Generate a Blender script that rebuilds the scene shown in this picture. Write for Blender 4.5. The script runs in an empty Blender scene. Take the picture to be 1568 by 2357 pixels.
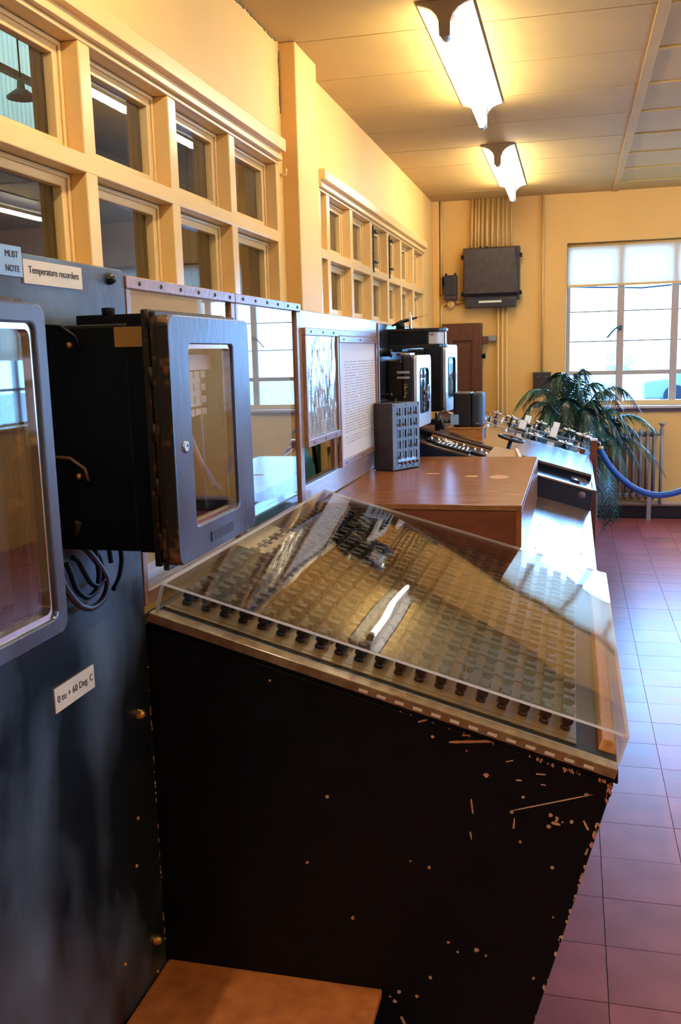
import bpy, bmesh, math, random
from mathutils import Vector, Matrix
from math import pi, sin, cos, radians
random.seed(7)
SC = bpy.context.scene
COL = SC.collection

# ------------------------------------------------------------------ camera
cam_d = bpy.data.cameras.new('camera')
cam = bpy.data.objects.new('camera', cam_d)
COL.objects.link(cam)
cam_d.sensor_fit = 'VERTICAL'
cam_d.sensor_height = 36.0
cam_d.lens = 36.0 * 2130.0 / 2357.0
cam_d.clip_start = 0.02
cam_d.clip_end = 300
R_w = [[0.9703057, 0.0159149, -0.2413577], [0.2405269, -0.1689522, 0.9558253], [-0.0255661, -0.9854957, -0.1677633]]
cam.matrix_world = Matrix(((R_w[0][0], -R_w[0][1], -R_w[0][2], 0.0),
                           (R_w[1][0], -R_w[1][1], -R_w[1][2], 0.0),
                           (R_w[2][0], -R_w[2][1], -R_w[2][2], 1.6),
                           (0, 0, 0, 1)))
SC.camera = cam

# ------------------------------------------------------------------ world and exposure
W = bpy.data.worlds.new('world')
SC.world = W
W.use_nodes = True
wn = W.node_tree.nodes
bg = wn['Background']
bg.inputs[0].default_value = (0.18, 0.465, 1.0, 1)
bg.inputs[1].default_value = 13.0
SC.view_settings.view_transform = 'Standard'
SC.view_settings.look = 'None'
SC.view_settings.exposure = 1.05
SC.view_settings.gamma = 1.0
SC.view_settings.use_curve_mapping = False
SC.cycles.use_denoising = True
SC.cycles.max_bounces = 8
SC.cycles.diffuse_bounces = 4
SC.cycles.glossy_bounces = 4
SC.cycles.transparent_max_bounces = 16
SC.cycles.transmission_bounces = 6
SC.cycles.sample_clamp_indirect = 6.0
SC.cycles.caustics_reflective = False
SC.cycles.caustics_refractive = False
SC.render.film_transparent = False
TUBE_POWER = 46.0


def portal(name, loc, rot, sx, sy):
    d = bpy.data.lights.new(name, 'AREA')
    d.shape = 'RECTANGLE'
    d.size, d.size_y = sx, sy
    d.cycles.is_portal = True
    o = bpy.data.objects.new(name, d)
    COL.objects.link(o)
    o.location = loc
    o.rotation_euler = rot
    return o


portal('window_portal', (0.91, 9.34, 1.8), (-pi/2, 0, 0), 2.1, 1.7)
portal('window_portal', (3.58, 3.5, 1.8), (0, pi/2, 0), 1.7, 3.2)
portal('window_portal', (3.58, 7.2, 1.8), (0, pi/2, 0), 1.7, 2.7)

# ------------------------------------------------------------------ materials
MATS = {}


def mat(name, col, rough=0.5, metal=0.0, var=0.0, vscale=6.0, bump=0.0, bscale=40.0, spec=0.5,
        col2=None, kind='noise', stretch=(1, 1, 1), coat=0.0, emit=None, estr=0.0, rvar=0.0, rand=0.0, pos=(0.32, 0.68)):
    if name in MATS:
        return MATS[name]
    m = bpy.data.materials.new(name)
    m.use_nodes = True
    nt = m.node_tree
    b = nt.nodes['Principled BSDF']
    b.inputs['Base Color'].default_value = (*col, 1)
    b.inputs['Roughness'].default_value = rough
    b.inputs['Metallic'].default_value = metal
    b.inputs['Specular IOR Level'].default_value = spec
    b.inputs['Coat Weight'].default_value = coat
    b.inputs['Coat Roughness'].default_value = 0.12
    if emit:
        b.inputs['Emission Color'].default_value = (*emit, 1)
        b.inputs['Emission Strength'].default_value = estr
    tc = nt.nodes.new('ShaderNodeTexCoord')
    mp = nt.nodes.new('ShaderNodeMapping')
    nt.links.new(tc.outputs['Object'], mp.inputs[0])
    mp.inputs['Scale'].default_value = stretch
    if var > 0 or col2:
        if kind == 'wood':
            n = nt.nodes.new('ShaderNodeTexNoise')
            n.inputs['Scale'].default_value = vscale
            n.inputs['Detail'].default_value = 6
            n.inputs['Roughness'].default_value = 0.65
            n.inputs['Distortion'].default_value = 1.2
        else:
            n = nt.nodes.new('ShaderNodeTexNoise')
            n.inputs['Scale'].default_value = vscale
            n.inputs['Detail'].default_value = 5
        nt.links.new(mp.outputs[0], n.inputs['Vector'])
        cr = nt.nodes.new('ShaderNodeValToRGB')
        cr.color_ramp.elements[0].position = pos[0]
        cr.color_ramp.elements[1].position = pos[1]
        c2 = col2 if col2 else tuple(max(0, c * (1 - var)) for c in col)
        c1 = col if col2 else tuple(min(1, c * (1 + var)) for c in col)
        cr.color_ramp.elements[0].color = (*c2, 1)
        cr.color_ramp.elements[1].color = (*c1, 1)
        nt.links.new(n.outputs['Fac'], cr.inputs[0])
        src = cr.outputs[0]
        if rand > 0:
            oi = nt.nodes.new('ShaderNodeObjectInfo')
            mr = nt.nodes.new('ShaderNodeMapRange')
            mr.inputs[3].default_value = 1 - rand
            mr.inputs[4].default_value = 1 + rand
            nt.links.new(oi.outputs['Random'], mr.inputs[0])
            hs = nt.nodes.new('ShaderNodeHueSaturation')
            nt.links.new(mr.outputs[0], hs.inputs['Value'])
            nt.links.new(src, hs.inputs['Color'])
            src = hs.outputs[0]
        nt.links.new(src, b.inputs['Base Color'])
        if rvar > 0:
            mr2 = nt.nodes.new('ShaderNodeMapRange')
            mr2.inputs[3].default_value = max(0.03, rough - rvar)
            mr2.inputs[4].default_value = min(1, rough + rvar)
            nt.links.new(n.outputs['Fac'], mr2.inputs[0])
            nt.links.new(mr2.outputs[0], b.inputs['Roughness'])
    if bump > 0:
        n2 = nt.nodes.new('ShaderNodeTexNoise')
        n2.inputs['Scale'].default_value = bscale
        n2.inputs['Detail'].default_value = 4
        nt.links.new(mp.outputs[0], n2.inputs['Vector'])
        bp = nt.nodes.new('ShaderNodeBump')
        bp.inputs['Strength'].default_value = bump
        bp.inputs['Distance'].default_value = 0.01
        nt.links.new(n2.outputs['Fac'], bp.inputs['Height'])
        nt.links.new(bp.outputs[0], b.inputs['Normal'])
    MATS[name] = m
    return m


def glass_mat(name, ior=1.5, tint=(1, 1, 1), rough=0.01, bump=0.0, bscale=3.0, gain=1.0, stretch=(1, 1, 1)):
    m = bpy.data.materials.new(name)
    m.use_nodes = True
    nt = m.node_tree
    nt.nodes.remove(nt.nodes['Principled BSDF'])
    out = nt.nodes['Material Output']
    tr = nt.nodes.new('ShaderNodeBsdfTransparent')
    tr.inputs[0].default_value = (*tint, 1)
    gl = nt.nodes.new('ShaderNodeBsdfGlossy')
    gl.inputs['Roughness'].default_value = rough
    fr = nt.nodes.new('ShaderNodeFresnel')
    ge = nt.nodes.new('ShaderNodeNewGeometry')
    mi_ = nt.nodes.new('ShaderNodeMapRange')      # same reflectance from both faces of a thin sheet
    mi_.inputs[3].default_value = ior
    mi_.inputs[4].default_value = 1.0 / ior
    nt.links.new(ge.outputs['Backfacing'], mi_.inputs[0])
    nt.links.new(mi_.outputs[0], fr.inputs[0])
    mx = nt.nodes.new('ShaderNodeMixShader')
    if gain != 1.0:
        mu = nt.nodes.new('ShaderNodeMath')
        mu.operation = 'MULTIPLY'
        mu.use_clamp = True
        mu.inputs[1].default_value = gain
        nt.links.new(fr.outputs[0], mu.inputs[0])
        nt.links.new(mu.outputs[0], mx.inputs[0])
    else:
        nt.links.new(fr.outputs[0], mx.inputs[0])
    nt.links.new(tr.outputs[0], mx.inputs[1])
    nt.links.new(gl.outputs[0], mx.inputs[2])
    nt.links.new(mx.outputs[0], out.inputs[0])
    if bump > 0:
        tc = nt.nodes.new('ShaderNodeTexCoord')
        mp = nt.nodes.new('ShaderNodeMapping')
        mp.inputs['Scale'].default_value = stretch
        n2 = nt.nodes.new('ShaderNodeTexNoise')
        n2.inputs['Scale'].default_value = bscale
        n2.inputs['Detail'].default_value = 1
        bp = nt.nodes.new('ShaderNodeBump')
        bp.inputs['Strength'].default_value = bump
        bp.inputs['Distance'].default_value = 0.02
        nt.links.new(tc.outputs['Object'], mp.inputs[0])
        nt.links.new(mp.outputs[0], n2.inputs['Vector'])
        nt.links.new(n2.outputs['Fac'], bp.inputs['Height'])
        nt.links.new(bp.outputs[0], gl.inputs['Normal'])
    MATS[name] = m
    return m


def translucent_mat(name, col, trans=0.5, mixt=0.5, see=0.0):
    """diffuse and translucent sheet, optionally partly see-through"""
    m = bpy.data.materials.new(name)
    m.use_nodes = True
    nt = m.node_tree
    nt.nodes.remove(nt.nodes['Principled BSDF'])
    out = nt.nodes['Material Output']
    d = nt.nodes.new('ShaderNodeBsdfDiffuse')
    t = nt.nodes.new('ShaderNodeBsdfTranslucent')
    d.inputs[0].default_value = (*col, 1)
    t.inputs[0].default_value = (*col, 1)
    mx = nt.nodes.new('ShaderNodeMixShader')
    mx.inputs[0].default_value = mixt
    nt.links.new(d.outputs[0], mx.inputs[1])
    nt.links.new(t.outputs[0], mx.inputs[2])
    last = mx
    if see > 0:
        tr = nt.nodes.new('ShaderNodeBsdfTransparent')
        m2 = nt.nodes.new('ShaderNodeMixShader')
        m2.inputs[0].default_value = see
        nt.links.new(mx.outputs[0], m2.inputs[1])
        nt.links.new(tr.outputs[0], m2.inputs[2])
        last = m2
    nt.links.new(last.outputs[0], out.inputs[0])
    MATS[name] = m
    return m


M_wall = mat('yellow_wall_paint', (0.75, 0.455, 0.135), 0.55, var=0.04, vscale=1.5, bump=0.05, bscale=120)
M_frame = mat('cream_gloss_paint', (0.76, 0.50, 0.19), 0.25, var=0.03, vscale=3, bump=0.04, bscale=60)
M_ceil = mat('ceiling_board', (0.49, 0.33, 0.105), 0.75, var=0.05, vscale=2.5, bump=0.10, bscale=150)
M_ceilgap = mat('ceiling_joint', (0.16, 0.11, 0.05), 0.9)
M_tile = mat('quarry_tile', (0.36, 0.082, 0.085), 0.30, col2=(0.26, 0.060, 0.062), vscale=7, bump=0.04, bscale=30, rvar=0.06, rand=0.14, spec=1.0)
M_grout = mat('tile_joint', (0.05, 0.02, 0.02), 0.7)
M_slate = mat('blue_grey_slate', (0.100, 0.140, 0.175), 0.36, col2=(0.008, 0.012, 0.016), vscale=4.2, bump=0.06, bscale=60, rvar=0.16, pos=(.44,.68), stretch=(1, 1.0, .55))
M_black = mat('black_paint', (0.0012, 0.0042, 0.0095), 0.5, var=0.3, vscale=14, bump=0.05, bscale=140, spec=0.2)
M_blackg = mat('black_japanned', (0.012, 0.013, 0.016), 0.28, var=0.3, vscale=9, bump=0.04, bscale=80)
M_door = mat('worn_blue_black_enamel', (0.075, 0.115, 0.20), 0.30, col2=(0.018, 0.026, 0.045), vscale=6, bump=0.05, bscale=70, rvar=0.08, spec=0.8, stretch=(1,1,.5))
M_worn = mat('worn_edge_metal', (0.016, 0.013, 0.012), 0.45, col2=(0.22, 0.10, 0.04), vscale=38, pos=(0.30, 0.42))
M_wood = mat('varnished_brown_wood', (0.30, 0.115, 0.040), 0.32, col2=(0.17, 0.058, 0.022), kind='wood', vscale=5, stretch=(1, 6, 6), bump=0.05, bscale=90)
M_woodx = mat('brown_veneer', (0.33, 0.125, 0.045), 0.24, col2=(0.21, 0.072, 0.028), kind='wood', vscale=6, stretch=(0.8, 5, 1), bump=0.04, bscale=60, rvar=0.06)
M_woodside = mat('red_brown_ply', (0.20, 0.055, 0.024), 0.38, col2=(0.13, 0.034, 0.016), kind='wood', vscale=7, stretch=(1, 1, 5), bump=0.03)
M_frwood = mat('old_frame_wood', (0.34, 0.17, 0.10), 0.30, spec=0.9, col2=(0.20, 0.095, 0.055), kind='wood', vscale=9, stretch=(4, 1, 1), bump=0.10, bscale=90)
M_greywood = mat('weathered_pine_board', (0.42, 0.26, 0.19), 0.30, col2=(0.24, 0.13, 0.09), kind='wood', vscale=7, stretch=(1, 1.2, 9), bump=0.10, bscale=50, spec=1.0, coat=0.5)
M_orange = mat('orange_varnished_rail', (0.52, 0.22, 0.055), 0.35, col2=(0.36, 0.13, 0.035), kind='wood', vscale=5, stretch=(6, 1, 6))
M_plyedge = mat('plywood_edge', (0.42, 0.21, 0.08), 0.5, col2=(0.20, 0.085, 0.035), vscale=30, stretch=(1, 1, 12))
M_step = mat('brown_hardboard', (0.66, 0.210, 0.050), 0.62, col2=(0.42, 0.12, 0.028), vscale=22, bump=0.12, bscale=200)
M_desk = mat('worn_desk_lacquer', (0.20, 0.12, 0.09), 0.24, col2=(0.12, 0.07, 0.05), vscale=4, bump=0.02, bscale=30, rvar=0.05, spec=1.0, coat=1.0)
M_key_base = mat('brown_key_field', (0.20, 0.13, 0.055), 0.36, col2=(0.13, 0.085, 0.035), vscale=20)
M_key = mat('dark_key_lever', (0.008, 0.007, 0.006), 0.45)
M_keyp = mat('brown_key_plate', (0.085, 0.052, 0.022), 0.4)
M_brass = mat('aged_brass', (0.55, 0.35, 0.10), 0.35, metal=0.9)
M_chrome = mat('chrome', (0.75, 0.78, 0.82), 0.14, metal=1.0)
M_steel = mat('dull_steel', (0.42, 0.44, 0.48), 0.32, metal=0.85)
M_white = mat('white_enamel', (0.78, 0.79, 0.80), 0.30)
M_paper = mat('cream_paper', (0.74, 0.62, 0.44), 0.6, var=0.04, vscale=12)
M_paperw = mat('white_paper', (0.72, 0.70, 0.64), 0.6, var=0.03, vscale=6)
M_card = mat('peach_card', (0.78, 0.52, 0.34), 0.6)
M_bluecard = mat('pale_blue_card', (0.27, 0.44, 0.60), 0.5)
M_ink = mat('brown_ink', (0.06, 0.035, 0.03), 0.7)
M_inkg = mat('faded_ink', (0.22, 0.17, 0.13), 0.7)
M_graph = mat('graph_paper', (0.42, 0.38, 0.24), 0.6, var=0.03, vscale=5)
M_blue = mat('blue_rope', (0.01, 0.09, 0.42), 0.35, bump=0.2, bscale=160)
M_bluecab = mat('blue_cabinet', (0.08, 0.50, 0.95), 0.3)
M_green = mat('dark_green_paint', (0.01, 0.09, 0.07), 0.4)
M_leaf = mat('palm_leaf', (0.018, 0.130, 0.105), 0.30, col2=(0.010, 0.060, 0.050), vscale=9)
M_leafd = mat('palm_leaf_dark', (0.016, 0.060, 0.050), 0.30, col2=(0.008, 0.030, 0.030), vscale=9)
M_stem = mat('palm_stem', (0.10, 0.14, 0.06), 0.5)
M_pot = mat('dark_pot', (0.03, 0.03, 0.04), 0.4)
M_rad = mat('radiator_paint', (0.17, 0.165, 0.19), 0.35, var=0.15, vscale=12)
M_pipe = mat('grey_pipe_paint', (0.24, 0.23, 0.24), 0.4)
M_conduit = mat('painted_conduit', (0.66, 0.43, 0.15), 0.4)
M_dbox = mat('dark_brown_box', (0.035, 0.026, 0.03), 0.42, var=0.3, vscale=18)
M_dboxs = mat('blue_black_box', (0.018, 0.022, 0.036), 0.34)
M_cup = mat('dark_stained_door', (0.12, 0.038, 0.016), 0.4, col2=(0.07, 0.02, 0.010), kind='wood', vscale=7, stretch=(6, 6, 1))
M_skirt = mat('black_skirting', (0.012, 0.014, 0.022), 0.4)
M_mulback = mat('brown_window_back', (0.10, 0.072, 0.042), 0.6)
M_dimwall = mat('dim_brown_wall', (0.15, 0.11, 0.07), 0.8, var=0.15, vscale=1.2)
M_winwht = mat('window_frame_paint', (0.42, 0.36, 0.31), 0.4)
M_greyface = mat('grey_wrinkle_enamel', (0.15, 0.18, 0.21), 0.42, bump=0.15, bscale=300)
M_spk = mat('speaker_grille', (0.022, 0.030, 0.042), 0.5, bump=0.3, bscale=500)
M_blackplast = mat('black_plastic', (0.010, 0.011, 0.014), 0.35)
M_knobpanel = mat('glossy_blue_black_panel', (0.010, 0.018, 0.035), 0.10, coat=0.5)
M_red = mat('red_brown_bead', (0.30, 0.05, 0.03), 0.4)
M_beadbrown = mat('brown_plug', (0.09, 0.045, 0.03), 0.4)
M_tube = mat('lit_tube', (1, 1, 1), 0.3, emit=(1.0, 0.86, 0.62), estr=TUBE_POWER)
M_lampw = mat('lamp_white_enamel', (0.52, 0.51, 0.48), 0.35)
M_lampcap = mat('lamp_end_enamel', (0.30, 0.22, 0.13), 0.5)
M_front = mat('polished_instrument_front', (0.80, 0.88, 0.95), 0.25, metal=0.55)
M_strip = mat('dark_contact_strip', (0.16, 0.17, 0.19), 0.4, metal=0.6)
M_chip = mat('bare_wood_chip', (0.62, 0.24, 0.10), 0.7, col2=(0.75, 0.62, 0.45), vscale=9)
M_asphalt = mat('pale_asphalt', (0.35, 0.35, 0.36), 0.9)
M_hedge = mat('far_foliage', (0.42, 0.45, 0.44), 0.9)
M_car = mat('grey_car_paint', (0.08, 0.10, 0.12), 0.3)
M_glass = glass_mat('window_glass', 1.5)
M_glassr = glass_mat('instrument_glass', 1.5, rough=0.02, gain=1.8)
M_glassp = glass_mat('partition_glass', 1.5, rough=0.004, gain=1.6)
M_acr = glass_mat('clear_acrylic', 1.49, tint=(0.97, 0.965, 0.95), rough=0.012, bump=0.10, bscale=4.5, gain=1.25, stretch=(1, 0.45, 1))
M_acre = translucent_mat('acrylic_edge_glow', (0.95, 0.93, 0.90), mixt=0.4, see=0.15)  # whitish colour paints the glow and highlights of the cut edges
M_plastic = glass_mat('crinkled_film', 1.5, tint=(0.93, 0.93, 0.92), rough=0.05, bump=0.25, bscale=16, gain=1.8, stretch=(1, 1.0, 0.5))
M_blind = translucent_mat('blind_fabric', (0.88, 0.80, 0.68), mixt=0.55)
M_corr = translucent_mat('corrugated_plastic', (0.60, 0.50, 0.34), mixt=0.6)

# ------------------------------------------------------------------ mesh helpers


def BM():
    return bmesh.new()


def hexa(bm, pts, mi=0):
    """8 points: bottom ring 0-3, top ring 4-7"""
    v = [bm.verts.new(p) for p in pts]
    fs = [(3, 2, 1, 0), (4, 5, 6, 7), (0, 1, 5, 4), (1, 2, 6, 5), (2, 3, 7, 6), (3, 0, 4, 7)]
    out = []
    for f in fs:
        fc = bm.faces.new([v[i] for i in f])
        fc.material_index = mi
        out.append(fc)
    return out


def box(bm, lo, hi, mi=0):
    x0, y0, z0 = lo
    x1, y1, z1 = hi
    x0, x1 = min(x0, x1), max(x0, x1)
    y0, y1 = min(y0, y1), max(y0, y1)
    z0, z1 = min(z0, z1), max(z0, z1)
    return hexa(bm, [(x0, y0, z0), (x1, y0, z0), (x1, y1, z0), (x0, y1, z0), (x0, y0, z1), (x1, y0, z1), (x1, y1, z1), (x0, y1, z1)], mi)


def obox(bm, M, sx, sy, sz, mi=0):
    """box centred in xy, z from 0..sz in frame M"""
    pts = []
    for z in (0, sz):
        for x, y in ((-sx/2, -sy/2), (sx/2, -sy/2), (sx/2, sy/2), (-sx/2, sy/2)):
            pts.append(M @ Vector((x, y, z)))
    return hexa(bm, pts, mi)


def frame_to(p0, d):
    d = Vector(d).normalized()
    a = Vector((0, 0, 1)) if abs(d.z) < 0.9 else Vector((1, 0, 0))
    x = a.cross(d).normalized()
    y = d.cross(x)
    return Matrix(((x.x, y.x, d.x, p0[0]), (x.y, y.y, d.y, p0[1]), (x.z, y.z, d.z, p0[2]), (0, 0, 0, 1)))


def cyl(bm, p0, p1, r, n=16, r1=None, mi=0, caps=True):
    p0, p1 = Vector(p0), Vector(p1)
    F = frame_to(p0, p1 - p0)
    L = (p1 - p0).length
    r1 = r if r1 is None else r1
    a = [bm.verts.new(F @ Vector((r*cos(2*pi*i/n), r*sin(2*pi*i/n), 0))) for i in range(n)]
    b = [bm.verts.new(F @ Vector((r1*cos(2*pi*i/n), r1*sin(2*pi*i/n), L))) for i in range(n)]
    for i in range(n):
        f = bm.faces.new((a[i], a[(i+1) % n], b[(i+1) % n], b[i]))
        f.smooth = True
        f.material_index = mi
    if caps:
        f = bm.faces.new(a[::-1])
        f.material_index = mi
        f = bm.faces.new(b)
        f.material_index = mi


def lathe(bm, prof, p0, d, n=20, mi=0):
    """prof: list of (r, h)"""
    F = frame_to(p0, d)
    rings = []
    for r, h in prof:
        if r < 1e-5:
            rings.append([bm.verts.new(F @ Vector((0, 0, h)))])
        else:
            rings.append([bm.verts.new(F @ Vector((r*cos(2*pi*i/n), r*sin(2*pi*i/n), h))) for i in range(n)])
    for A, B in zip(rings, rings[1:]):
        for i in range(n):
            j = (i+1) % n
            if len(A) == 1 and len(B) == 1:
                continue
            if len(A) == 1:
                vs = (A[0], B[j], B[i])
            elif len(B) == 1:
                vs = (A[i], A[j], B[0])
            else:
                vs = (A[i], A[j], B[j], B[i])
            f = bm.faces.new(vs)
            f.smooth = True
            f.material_index = mi


def tube(bm, pts, r, n=8, mi=0, rr=None):
    pts = [Vector(p) for p in pts]
    prev = None
    for k, p in enumerate(pts):
        if k == 0:
            d = pts[1] - p
        elif k == len(pts)-1:
            d = p - pts[k-1]
        else:
            d = pts[k+1] - pts[k-1]
        d.normalize()
        if k == 0:
            a = Vector((0, 0, 1)) if abs(d.z) < 0.9 else Vector((1, 0, 0))
            x = a.cross(d).normalized()
        else:
            x = (x - d * x.dot(d)).normalized()
        y = d.cross(x)
        rad = rr[k] if rr else r
        ring = [bm.verts.new(p + x*rad*cos(2*pi*i/n) + y*rad*sin(2*pi*i/n)) for i in range(n)]
        if prev:
            for i in range(n):
                f = bm.faces.new((prev[i], prev[(i+1) % n], ring[(i+1) % n], ring[i]))
                f.smooth = True
                f.material_index = mi
        else:
            bm.faces.new(ring[::-1]).material_index = mi
        prev = ring
    bm.faces.new(prev).material_index = mi


def prism(bm, poly, off, mi=0):
    """extrude a planar polygon of 3d points by vector off"""
    off = Vector(off)
    a = [bm.verts.new(p) for p in poly]
    b = [bm.verts.new(Vector(p) + off) for p in poly]
    n = len(a)
    fs = [bm.faces.new(a[::-1]), bm.faces.new(b)]
    for i in range(n):
        fs.append(bm.faces.new((a[i], a[(i+1) % n], b[(i+1) % n], b[i])))
    for f in fs:
        f.material_index = mi
    return fs


def rrect(w, h, r, n=5):
    """rounded rectangle outline centred at 0"""
    out = []
    for cx, cy, a0 in ((w/2-r, h/2-r, 0), (-w/2+r, h/2-r, pi/2), (-w/2+r, -h/2+r, pi), (w/2-r, -h/2+r, 3*pi/2)):
        for i in range(n+1):
            a = a0 + pi/2*i/n
            out.append((cx + r*cos(a), cy + r*sin(a)))
    return out


def ring_prism(bm, outer, inner, f0, f1, mi=0, mo=None):
    """frame between two outlines with equal point counts; f0/f1 map (u,v)->3d at the two depths"""
    n = len(outer)
    A = [bm.verts.new(f0(*p)) for p in outer]
    B = [bm.verts.new(f0(*p)) for p in inner]
    C_ = [bm.verts.new(f1(*p)) for p in outer]
    D_ = [bm.verts.new(f1(*p)) for p in inner]
    for i in range(n):
        j = (i+1) % n
        for w_, q in enumerate(((A[i], B[i], B[j], A[j]), (C_[i], C_[j], D_[j], D_[i]), (A[i], A[j], C_[j], C_[i]), (B[i], D_[i], D_[j], B[j]))):
            bm.faces.new(q).material_index = mo if (w_ == 2 and mo is not None) else mi


WL = {}


def root_loc(o):
    return WL.get(o.name, Vector((0, 0, 0)))


def obj(name, bm, m, parent=None, bevel=0.0, seg=2, smooth=False, kind=None, label=None, norm=True):
    if norm:
        bmesh.ops.recalc_face_normals(bm, faces=bm.faces)
    lo = Vector((1e9,)*3)
    hi = Vector((-1e9,)*3)
    for v in bm.verts:
        for i in range(3):
            lo[i] = min(lo[i], v.co[i])
            hi[i] = max(hi[i], v.co[i])
    c = (lo + hi) / 2
    if parent is None:
        c.z = lo.z
    for v in bm.verts:
        v.co -= c
    me = bpy.data.meshes.new(name)
    bm.to_mesh(me)
    bm.free()
    for mm in (m if isinstance(m, (list, tuple)) else [m]):
        me.materials.append(mm)
    if smooth:
        for p in me.polygons:
            p.use_smooth = True
    o = bpy.data.objects.new(name, me)
    COL.objects.link(o)
    if parent is not None:
        o.parent = parent
        o.location = c - root_loc(parent)
    else:
        o.location = c
    WL[o.name] = c
    if bevel > 0:
        md = o.modifiers.new('bevel', 'BEVEL')
        md.width = bevel
        md.segments = seg
        md.limit_method = 'ANGLE'
        md.angle_limit = radians(40)
    if kind:
        o['kind'] = kind
    if label:
        o['label'] = label
    return o


def thing(name, label, cat, loc, group=None):
    o = bpy.data.objects.new(name, None)
    o.empty_display_size = 0.1
    COL.objects.link(o)
    o.location = loc
    WL[o.name] = Vector(loc)
    o['label'] = label
    o['category'] = cat
    if group:
        o['group'] = group
    return o


def tag(o, label, cat, group=None):
    o['label'] = label
    o['category'] = cat
    if group:
        o['group'] = group
    return o


def struct(name, loc=(0, 0, 0), label=None):
    o = bpy.data.objects.new(name, None)
    COL.objects.link(o)
    o.location = loc
    WL[o.name] = Vector(loc)
    o['kind'] = 'structure'
    if label:
        o['label'] = label
    return o


def B(name, lo, hi, m, parent=None, bevel=0.0, **k):
    bm = BM()
    box(bm, lo, hi)
    return obj(name, bm, m, parent, bevel, **k)


def text(name, s, size, M, m, parent, extrude=0.0004):
    cu = bpy.data.curves.new(name, 'FONT')
    cu.body = s
    cu.size = size
    cu.align_x = 'CENTER'
    cu.align_y = 'CENTER'
    cu.extrude = extrude
    tmp = bpy.data.objects.new('tmp', cu)
    COL.objects.link(tmp)
    dg = bpy.context.evaluated_depsgraph_get()
    me = bpy.data.meshes.new_from_object(tmp.evaluated_get(dg))
    bpy.data.objects.remove(tmp)
    bm = BM()
    bm.from_mesh(me)
    bmesh.ops.transform(bm, matrix=M, verts=bm.verts)
    return obj(name, bm, m, parent)


def copy_to(o, parent, loc):
    c = o.copy()
    COL.objects.link(c)
    c.parent = parent
    c.location = loc
    return c


# frame facing +x: text x -> world +y, text y -> world z
def MX(x, y, z):
    return Matrix(((0, 0, 1, x), (1, 0, 0, y), (0, 1, 0, z), (0, 0, 0, 1)))


# desk plane -------------------------------------------------------
SLOPE = 0.282
SA = math.atan(SLOPE)


def zp(x):
    return 1.056 - SLOPE * (x + 0.9)


def DK(x, y, h=0.0):
    """point at horizontal x (at the plane) and normal offset h"""
    return Vector((x + h*sin(SA), y, zp(x) + h*cos(SA)))


def MD(x, y, h=0.0):
    p = DK(x, y, h)
    return Matrix(((cos(SA), 0, sin(SA), p.x), (0, 1, 0, p.y), (-sin(SA), 0, cos(SA), p.z), (0, 0, 0, 1)))


XW = -1.32     # left wall face
XP = -0.90     # partition face
YF = 9.1       # far wall face
ZC = 3.0       # ceiling
XR = 3.4       # right wall
YB = -3.0

# ================================================================== SETTING
# ---- floor
fl = struct('floor')
B('floor_slab', (-1.62, YB-0.2, -0.12), (XR+0.2, YF+0.3, -0.004), M_grout, fl)
TX, TY = 0.243, 0.2302
bm = BM()
box(bm, (-TX/2+0.0012, -TY/2+0.0012, -0.006), (TX/2-0.0012, TY/2-0.0012, 0.0))
tile0 = None
rest = BM()
nx0, nx1 = -6, 13
x_at = lambda i: 0.111 + TX*(i+0.5)
y_at = lambda k: 2.145 + TY*(k+0.5)
for k in range(-22, 31):
    for i in range(nx0, nx1+1):
        x, y = x_at(i), y_at(k)
        if y > YF or y < YB:
            continue
        vis = (-1 <= i <= 3 and -2 <= k <= 29)
        if vis and y + TY/2 < YF:
            if tile0 is None:
                b2 = BM()
                dz = 0
                box(b2, (x-TX/2+0.0011, y-TY/2+0.0011, -0.006), (x+TX/2-0.0011, y+TY/2-0.0011, 0.0))
                tile0 = obj('tile', b2, M_tile, fl)
            else:
                t = copy_to(tile0, fl, (x, y, -0.003 + random.uniform(-0.0004, 0.0004)))
                t.rotation_euler = (random.uniform(-.0012, .0012), random.uniform(-.0012, .0012), 0)
        else:
            box(rest, (x-TX/2+0.0011, y-TY/2+0.0011, -0.006), (x+TX/2-0.0011, min(y+TY/2-0.0011, YF), 0.0))
obj('tile', rest, M_tile, fl, kind='stuff')

# ---- ceiling
ce = struct('ceiling')
B('ceiling_slab', (-1.62, YB-0.2, ZC+0.012), (XR+0.2, YF+0.3, ZC+0.15), M_ceilgap, ce)
YJ = [4.33 + 0.6155*k for k in range(-4, 8)]
restc = BM()
xs = [XW-0.08, 0.345, 2.0, XR+0.05]
ys = [YB-0.05] + YJ + [YF+0.05]
for a, b_ in zip(xs, xs[1:]):
    for c, d in zip(ys, ys[1:]):
        if d > 3.6 and a < 1.9:
            bmx = BM()
            hexa(bmx, [(a+.003, c+.005, ZC), (b_-.003, c+.005, ZC), (b_-.003, d-.005, ZC), (a+.003, d-.005, ZC),
                       (a+.003, c+.005, ZC+.012), (b_-.003, c+.005, ZC+.012), (b_-.003, d-.005, ZC+.012), (a+.003, d-.005, ZC+.012)])
            o = obj('ceiling_panel', bmx, M_ceil, ce)
            o.rotation_euler = (random.uniform(-.0015, .0015), random.uniform(-.0006, .0006), 0)
        else:
            box(restc, (a+.003, c+.002, ZC), (b_-.003, d-.002, ZC+.012))
obj('ceiling_panel', restc, M_ceil, ce, kind='stuff')
B('batten', (0.318, YB, ZC-0.010), (0.370, YF, ZC-0.001), M_ceil, ce, 0.002)
for y in YJ:
    if y > 3.5:
        B('batten', (0.372, y-0.014, ZC-0.009), (2.0, y+0.014, ZC-0.0005), M_ceil, ce, 0.001)

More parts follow.
